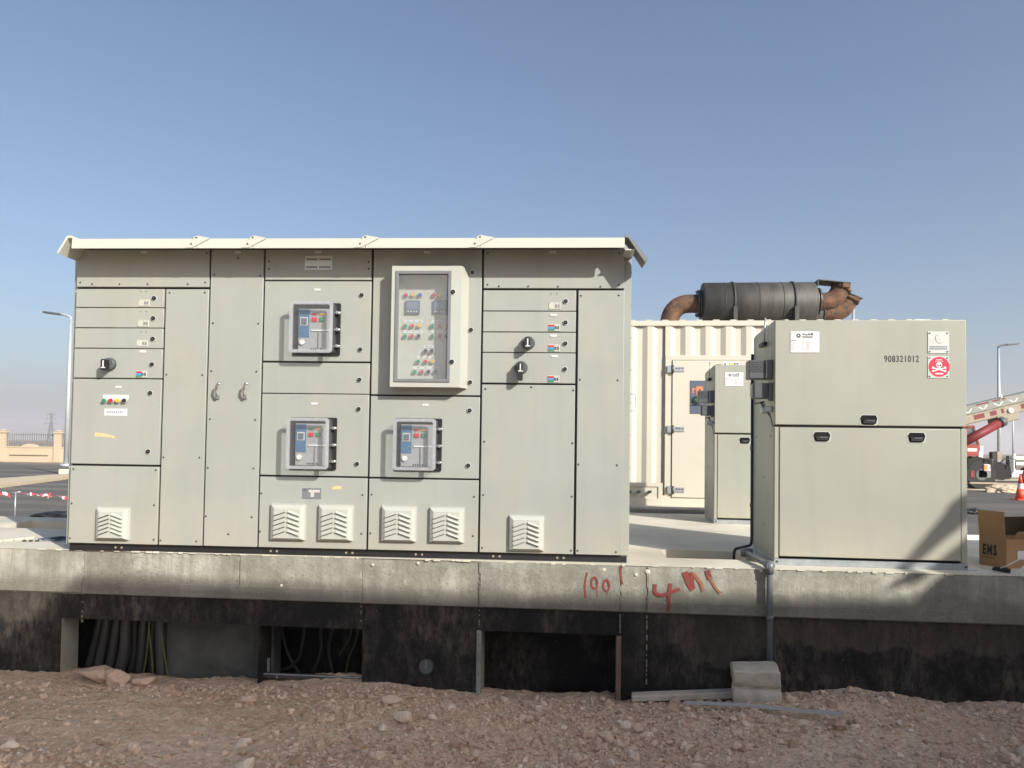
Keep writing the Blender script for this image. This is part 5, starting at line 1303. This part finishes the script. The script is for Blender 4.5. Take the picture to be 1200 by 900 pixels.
# pylons
def pylon(px, pybase, pytop, Y, label):
    b = dep(px, pybase, Y); h = dep(px, pytop, Y).z - .2
    P_ = thing('pylon', label, 'pylon', (b.x, Y, .2), .3, 'far pylons')
    mb = MB(); w0, w1 = h * .10, h * .022; lv = [0, .14, .27, .39, .5, .6, .69, .77, .85, .93, 1.]
    def cr(t_): w = w0 + (w1 - w0) * min(1, t_ * 1.35); return [Vector((sx_ * w, sy_ * w, t_ * h)) for sx_, sy_ in ((-1, -1), (1, -1), (1, 1), (-1, 1))]
    r_ = h * .0075
    for a, b_ in zip(lv, lv[1:]):
        A, B = cr(a), cr(b_)
        for i in range(4):
            mb.cyl(A[i], B[i], r_ * 1.4, GASK, 4); mb.cyl(A[i], B[(i + 1) % 4], r_, GASK, 4); mb.cyl(A[(i + 1) % 4], B[i], r_, GASK, 4); mb.cyl(B[i], B[(i + 1) % 4], r_, GASK, 4)
    mb.build('lattice_mast', P_)
    for t_, L_ in ((.62, .19), (.78, .15), (.93, .11)):
        mb = MB()
        for s_ in (-1, 1):
            for sy_ in (-1, 1):
                mb.cyl((0, sy_ * w1, t_ * h), (s_ * L_ * h, 0, t_ * h + .01 * h), r_, GASK, 4); mb.cyl((0, sy_ * w1, (t_ + .05) * h), (s_ * L_ * h, 0, t_ * h + .01 * h), r_, GASK, 4)
            mb.cyl((s_ * L_ * h, 0, t_ * h), (s_ * L_ * h, 0, (t_ - .05) * h), r_ * 1.3, GASK, 4)
        mb.build('crossarm', P_)
    return P_
pylon(59, 522, 483.5, 620, 'hazy lattice pylon rising beyond the boundary wall')
pylon(76, 522, 498, 950, 'fainter and farther lattice pylon close behind the street lamp at the left')

# ------------------------------------------------------------------ truck crane at the right
cy = 30.; 
def cp(px, py): p_ = dep(px, py, cy); return p_.x, p_.z - .2
ox = cp(1150, 560)[0]
cr_ = thing('truck_crane', 'red cabbed truck crane with a long patterned boom pointing right, parked beyond the road', 'truck crane', (ox, cy + 1.25, .2), 0)
def C(px, py): x, z = cp(px, py); return x - ox, z
W2 = 1.25
x1_, _ = C(1184, 550); 
mb = MB(); zt_ = C(1150, 537)[1]; zl = C(1150, 562)[1]
mb.box(-7.5, x1_ - .35, -W2 + .15, W2 - .15, zl + .1, zt_ - .12, DGREY, .04)
mb.build('carrier', cr_)
mb = MB(); mb.prism([(-.55, zl + .15), (-.5, zt_ - .02), (-.1, zt_ + .06), (.35, zt_ - .06), (x1_ - .4, zt_ - .15), (x1_, zt_ - .30), (x1_ + .05, zl + .12), (x1_ - .3, zl - .02), (.6, zl + .02), (.48, zl + .1)], -W2, W2, BLACKG); dc = mb.build('driver_cab', cr_)
mb = MB(); a = C(1152, 544); b = C(1160.5, 552); mb.box(a[0], b[0], -W2 - .06, -W2 - .001, b[1], a[1], CAPW, .02); mb.box(a[0], a[0] + .14, -W2 - .07, -W2 - .06, b[1] + .03, a[1] - .02, OR, .004); mb.build('headlight', dc)
a = C(1138, 555); mb = MB(); mb.box(a[0] - .05, a[0] + .12, -W2 - .04, -W2 - .001, a[1] - .15, a[1] + .12, REDP, .01); mb.build('side_lamp', dc)
a = C(1146, 557); mb = MB(); mb.box(a[0], a[0] + .5, -W2 - .03, -W2 - .001, a[1] - .1, a[1] + .22, GASK, .02); mb.build('step', dc)
mb = MB(); a = C(1142, 565.5); b = C(1168, 567.5); mb.box(a[0] - .2, b[0], -W2 - .05, W2, b[1], b[1] + .07, BEIGE, .01); mb.build('bumper', dc)
for i, px in enumerate((1152, 1172, 1179)):
    a = C(px, 540); mb = MB(); mb.tube([(a[0], -W2, a[1] - .1), (a[0] + .1, -W2 - .1, a[1] + .1), (a[0] + .3, -W2 - .12, a[1] + .05), (a[0] + .3, -W2 - .1, a[1] - .3)], .025, DGREY, 6); mb.build('grab_rail', dc)
for px, py, h_, m_ in ((1156, 537, .48, CAPW), (1147, 536, .25, DGREY), (1192, 548, .45, DGREY), (1178, 541, .4, BEIGE), (1172, 540, .35, BLACK)):
    a = C(px, py); mb = MB(); mb.box(a[0] - .1, a[0] + .1, -.9, -.7, a[1] - .2, a[1] + h_, m_, .02); mb.build('equipment_box', cr_)
for wx in (0., -4.3, -5.7):
    for sy_ in (-1, 1):
        mb = MB(); mb.cyl((wx, sy_ * (W2 + .02), .56), (wx, sy_ * (W2 - .38), .56), .56, TYRE, 32); wh = mb.build('wheel', cr_)
        mb = MB(); mb.cyl((wx, sy_ * (W2 + .03), .56), (wx, sy_ * (W2 - .2), .56), .22, DGREY, 20); mb.build('rim', wh)
mb = MB(); mb.box(x1_ - .9, x1_ + .1, -W2 + .1, W2 - .1, zl + .02, zl + .3, GASK, .03); mb.box(x1_ + .02, x1_ + .35, -W2 - .05, -W2 + .3, zl + .1, zl + .22, CAPW, .02); mb.build('outrigger', cr_)
# turret cab
mb = MB(); a = C(1133, 535); b = C(1149, 521); top = C(1140, 500); x0_ = C(1112, 535)[0]
mb.prism([(x0_, a[1]), (b[0] - .1, a[1] + .02), (b[0] + .02, a[1] + .25), (b[0] - .0, b[1]), (x0_, b[1])], -1.2, -.35, REDO); tc_ = mb.build('crane_cab', cr_)
mb = MB(); mb.prism([(x0_ + .03, b[1]), (b[0] - .03, b[1]), (top[0] + .08, top[1] - .05), (x0_ + .03, top[1] - .05)], -1.17, -.38, GLASSD); mb.build('cab_glass', tc_)
mb = MB(); mb.prism([(b[0] - .06, b[1]), (b[0] + .01, b[1]), (top[0] + .1, top[1]), (top[0] + .03, top[1])], -1.2, -1.12, REDO); mb.box(x0_, top[0] + .12, -1.2, -.35, top[1] - .06, top[1] + .05, REDO, .02); mb.box(x0_ + .7, x0_ + .78, -1.2, -1.15, b[1], top[1], REDO); mb.build('cab_roof', tc_)
a = C(1139, 526); mb = MB(); mb.box(a[0] - .15, a[0] + .22, -1.215, -1.2, a[1] - .1, a[1] + .02, CAPW); mb.build('cab_marking', tc_)
mb = MB(); mb.box(-4.2, x0_ - .05, -1.1, 1.1, zt_ - .1, zt_ + 1.2, REDO, .04); mb.build('turntable', cr_)
# boom
A0 = C(1100, 492.5); A1 = C(1400, 430); ang = math.atan2(C(1200, 471)[1] - C(1132, 487)[1], C(1200, 471)[0] - C(1132, 487)[0])
O_ = C(1132, 487); M_ = Matrix.Translation((O_[0], -.93, O_[1])) @ Matrix.Rotation(-ang, 4, 'Y')
hb = .36
mb = MB(); mb.box(-4.5, 9., -.3, .3, -hb, 0, BEIGE, .03, M=M_); mb.box(-4.5, 9., -.31, .31, .001, hb, BGREY, .03, M=M_)
bo = mb.build('boom', cr_)
mb = MB()
for x, w in ((.3, .42), (.95, .26), (1.4, .1), (2.2, .3), (-1, .5)): mb.box(x, x + w, -.306, -.301, -.24, -.06, REDP, M=M_)
for x, w in ((.5, .5), (1.15, .3), (1.55, .12)): mb.box(x, x + w, -.316, -.311, .27, .33, REDP, M=M_)
for i in range(-6, 16):
    x = .12 + i * .62
    for s_ in (-1, 1):
        mb.add([M_ @ Vector(v) for v in ((x + s_ * .14, -.314, .21), (x + s_ * .20, -.314, .21), (x + s_ * .03, -.314, .07), (x - s_ * .03, -.314, .07))], [(0, 1, 2, 3) if s_ < 0 else (3, 2, 1, 0)], CAPW)
mb.build('boom_markings', bo)
mb = MB(); mb.box(1.15, 2.0, -.34, .34, -.62, -.3, BEIGE, .03, M=M_); mb.cyl(M_ @ Vector((1.75, -.36, -.2)), M_ @ Vector((1.75, .36, -.2)), .1, CAPW, 14); mb.box(1.5, 1.56, -.34, -.3, .36, .5, CAPW, M=M_); mb.build('boom_bracket', bo)
a, b = C(1122, 521), C(1170, 496); c_ = C(1180, 490)
mb = MB(); mb.cyl((a[0], -1.40, a[1]), (b[0], -1.3, b[1]), .17, REDP, 18); mb.cyl((b[0], -1.3, b[1]), (b[0] + .18, -1.28, b[1] + .09), .2, DGREY, 18); mb.cyl((b[0], -1.3, b[1]), (c_[0], -1.2, c_[1]), .09, CHROME, 14); mb.build('lift_cylinder', cr_)

# cone, sand heap, pale trailer
cb_ = gr(1196, 586, .2); hc = .76
cn = thing('traffic_cone', 'orange traffic cone with a pale band standing on the sandy verge', 'traffic cone', tuple(cb_), 0)
mb = MB(); mb.box(-.2, .2, -.2, .2, 0, .035, CONE_O, .01); mb.build('base', cn)
mb = MB(); mb.cyl((0, 0, .035), (0, 0, .34), .145, CONE_O, 24, .095); mb.cyl((0, 0, .50), (0, 0, hc), .068, CONE_O, 24, .028); mb.build('cone_body', cn)
mb = MB(); mb.cyl((0, 0, .34), (0, 0, .50), .096, CAPW, 24, .069, cap=False); mb.build('reflective_band', cn)
heap(1180, 577, .75, .5, .26, SAND, 'low heap of pale sand in front of the crane bumper', 'sand_heap', 'sand heap', .2, 5)
tp = dep(1185, 567, 36); tr = thing('flatbed_trailer', 'white flatbed trailer with side boards parked at the far right behind the cone', 'trailer', (tp.x, 36, .2), 0)
mb = MB(); mb.box(0, 5, 0, 2, .85, 1.0, CAPW, .02); mb.build('bed', tr)
mb = MB(); mb.box(.05, 5, -.02, 0, 1.12, 1.28, CAPW, .01); mb.box(.05, 5, -.02, 0, .45, .62, CAPW, .01); mb.box(.1, .2, -.03, 0, .4, 1.4, CAPW, .01); mb.box(1.4, 1.5, -.03, 0, .4, 1.4, CAPW, .01); mb.build('side_board', tr)
for x in (.9, 3.8): mb = MB(); mb.cyl((x, -.03, .4), (x, .25, .4), .4, TYRE, 24); mb.build('wheel', tr)

# ------------------------------------------------------------------ unseen building and panel added to shade the foreground and near kiosk
SX, SY_, SZ = .85, -1., .70                             # towards the sun, per unit of y
bY = -3.0
def cast(px, py, Y=bY):                                 # where a shadow outline seen on the plinth wall comes from
    x, z = px_(px, py); p_ = W_(x, 0, z); t_ = p_.y - Y
    return p_.x + SX * t_, p_.z + SZ * t_
sil = [cast(-25, 800), cast(0, 762), cast(92, 676), cast(300, 697), cast(985, 702)]
zr = sil[3][1]; zs_ = (sil[4][1] - sil[3][1]) / (sil[4][0] - sil[3][0])
def zt_at(x): return zr + zs_ * (x - sil[3][0])
caster = thing('shade_building', 'unseen building added behind the viewpoint to shade the foreground', 'building', (0, bY, 0), 0)  # added out of view, outline shaped from the foreground shadow it throws
BW = mat('render_wall', (.55, .47, .36), .9)
HY = .5
def castk(px, py, bY=.5):
    x, z = TF.on(px, py, -.012); c_, n_ = math.cos(trz), math.sin(trz); wx, wy_ = TX + x * c_ + .012 * n_, TY + x * n_ - .012 * c_
    t_ = wy_ - bY; return wx + SX * t_, z + SZ * t_
up1 = castk(1096, 660); up2 = castk(1132, 631); dxr = (up2[1] - up1[1]) / (up2[0] - up1[0])
mb = MB(); mb.prism([(sil[2][0] + 2.6, 0), (sil[2][0] + 2.6, zt_at(sil[2][0] + 2.6)), (sil[4][0] + 3.5, zt_at(sil[4][0] + 3.5)), (sil[4][0] + 3.5, 0)], -3., 0, BW); mb.build('walls', caster)
mb = MB(); mb.prism([(sil[0][0], 0), (sil[0][0], sil[0][1]), (sil[1][0], sil[1][1]), (sil[2][0], sil[2][1]), (sil[2][0] + 2.6, zt_at(sil[2][0] + 2.6)), (sil[2][0] + 2.6, 0)], -.25, 0, BW); mb.build('shade_slope_wall', caster)  # slope shaped only to throw the slanting shade edge at the left
mb = MB()
for x in (sil[3][0] + .8, sil[3][0] + 3, sil[3][0] + 5.2): mb.box(x, x + 1.1, .0, .03, 1.2, 2.4, GLASSD); mb.box(x - .05, x + 1.15, .0, .05, 1.13, 1.2, CAPW)
mb.build('windows', caster)
hd = thing('wedge_blocker', 'unseen added hoarding with a sloped top edge right of the viewpoint', 'blocker', (0, HY, 0), 0)  # made-up panel out of view, its edge cut to throw the shade wedge
g0_ = castk(1040, 706); 
mb = MB(); mb.prism([(g0_[0], 0), (g0_[0], g0_[1]), (up1[0], up1[1]), (up2[0], up2[1]), (up2[0] + 1.2, up2[1] + 1.2 * dxr), (up2[0] + 3.5, up2[1] + 1.2 * dxr), (up2[0] + 3.5, 0)], -.06, 0, TIMBER); mb.build('panel', hd)
pts_ = [castk(*q) for q in ((985, 712), (1054, 662.6), (1107, 600), (1109, 593), (1115, 589), (1132, 586), (1200, 572), (1290, 536), (1290, 556), (1180, 588), (1132, 613), (1084, 651), (1030, 700))]
mb = MB(); mb.prism(pts_, .005, .08, GALV); mb.build('streak_caster', hd)  # added arm with the outline of the shade streak it throws

# ------------------------------------------------------------------ light, sky, air
sun = bpy.data.lights.new('sun', 'SUN'); so = bpy.data.objects.new('sun', sun); COL.objects.link(so)
sv = Vector((SX, SY_, SZ)).normalized(); so.rotation_euler = sv.to_track_quat('Z', 'Y').to_euler(); so.location = sv * 30
sun.energy = 5.0; sun.angle = R_(.5); sun.color = (1, .955, .87)
w = bpy.data.worlds.new('World'); sc.world = w; w.use_nodes = True; N = w.node_tree.nodes; L = w.node_tree.links
sk = N.new('ShaderNodeTexSky'); sk.sky_type = 'NISHITA'; sk.sun_disc = False
sk.sun_elevation = math.asin(sv.z); sk.sun_rotation = math.atan2(sv.x, sv.y)
sk.air_density = 1.0; sk.dust_density = 3.6; sk.ozone_density = 2.6; sk.altitude = 200
bg = N['Background']; L.new(sk.outputs[0], bg.inputs[0]); bg.inputs[1].default_value = .115
HAZE = True
if HAZE:
    hm = bpy.data.materials.new('air'); hm.use_nodes = True; hn = hm.node_tree
    hn.nodes.remove(hn.nodes['Principled BSDF']); pv = hn.nodes.new('ShaderNodeVolumePrincipled')
    pv.inputs['Color'].default_value = (.96, .945, 1., 1); pv.inputs['Density'].default_value = .0005; pv.inputs['Anisotropy'].default_value = .2
    hn.links.new(pv.outputs[0], hn.nodes['Material Output'].inputs['Volume'])
    mb = MB(); mb.box(-3600, 3600, -400, 3400, -6, 85, hm); hz = mb.build('haze'); hz['kind'] = 'stuff'; hz['label'] = 'thin dusty desert haze'
sc.view_settings.view_transform = 'Standard'; sc.view_settings.look = 'None'; sc.view_settings.gamma = 1; sc.view_settings.use_curve_mapping = False
sc.view_settings.exposure = .40
sc.render.engine = 'CYCLES'; sc.render.resolution_x = 1024; sc.render.resolution_y = 768
sc.cycles.volume_bounces = 1; sc.cycles.transparent_max_bounces = 16
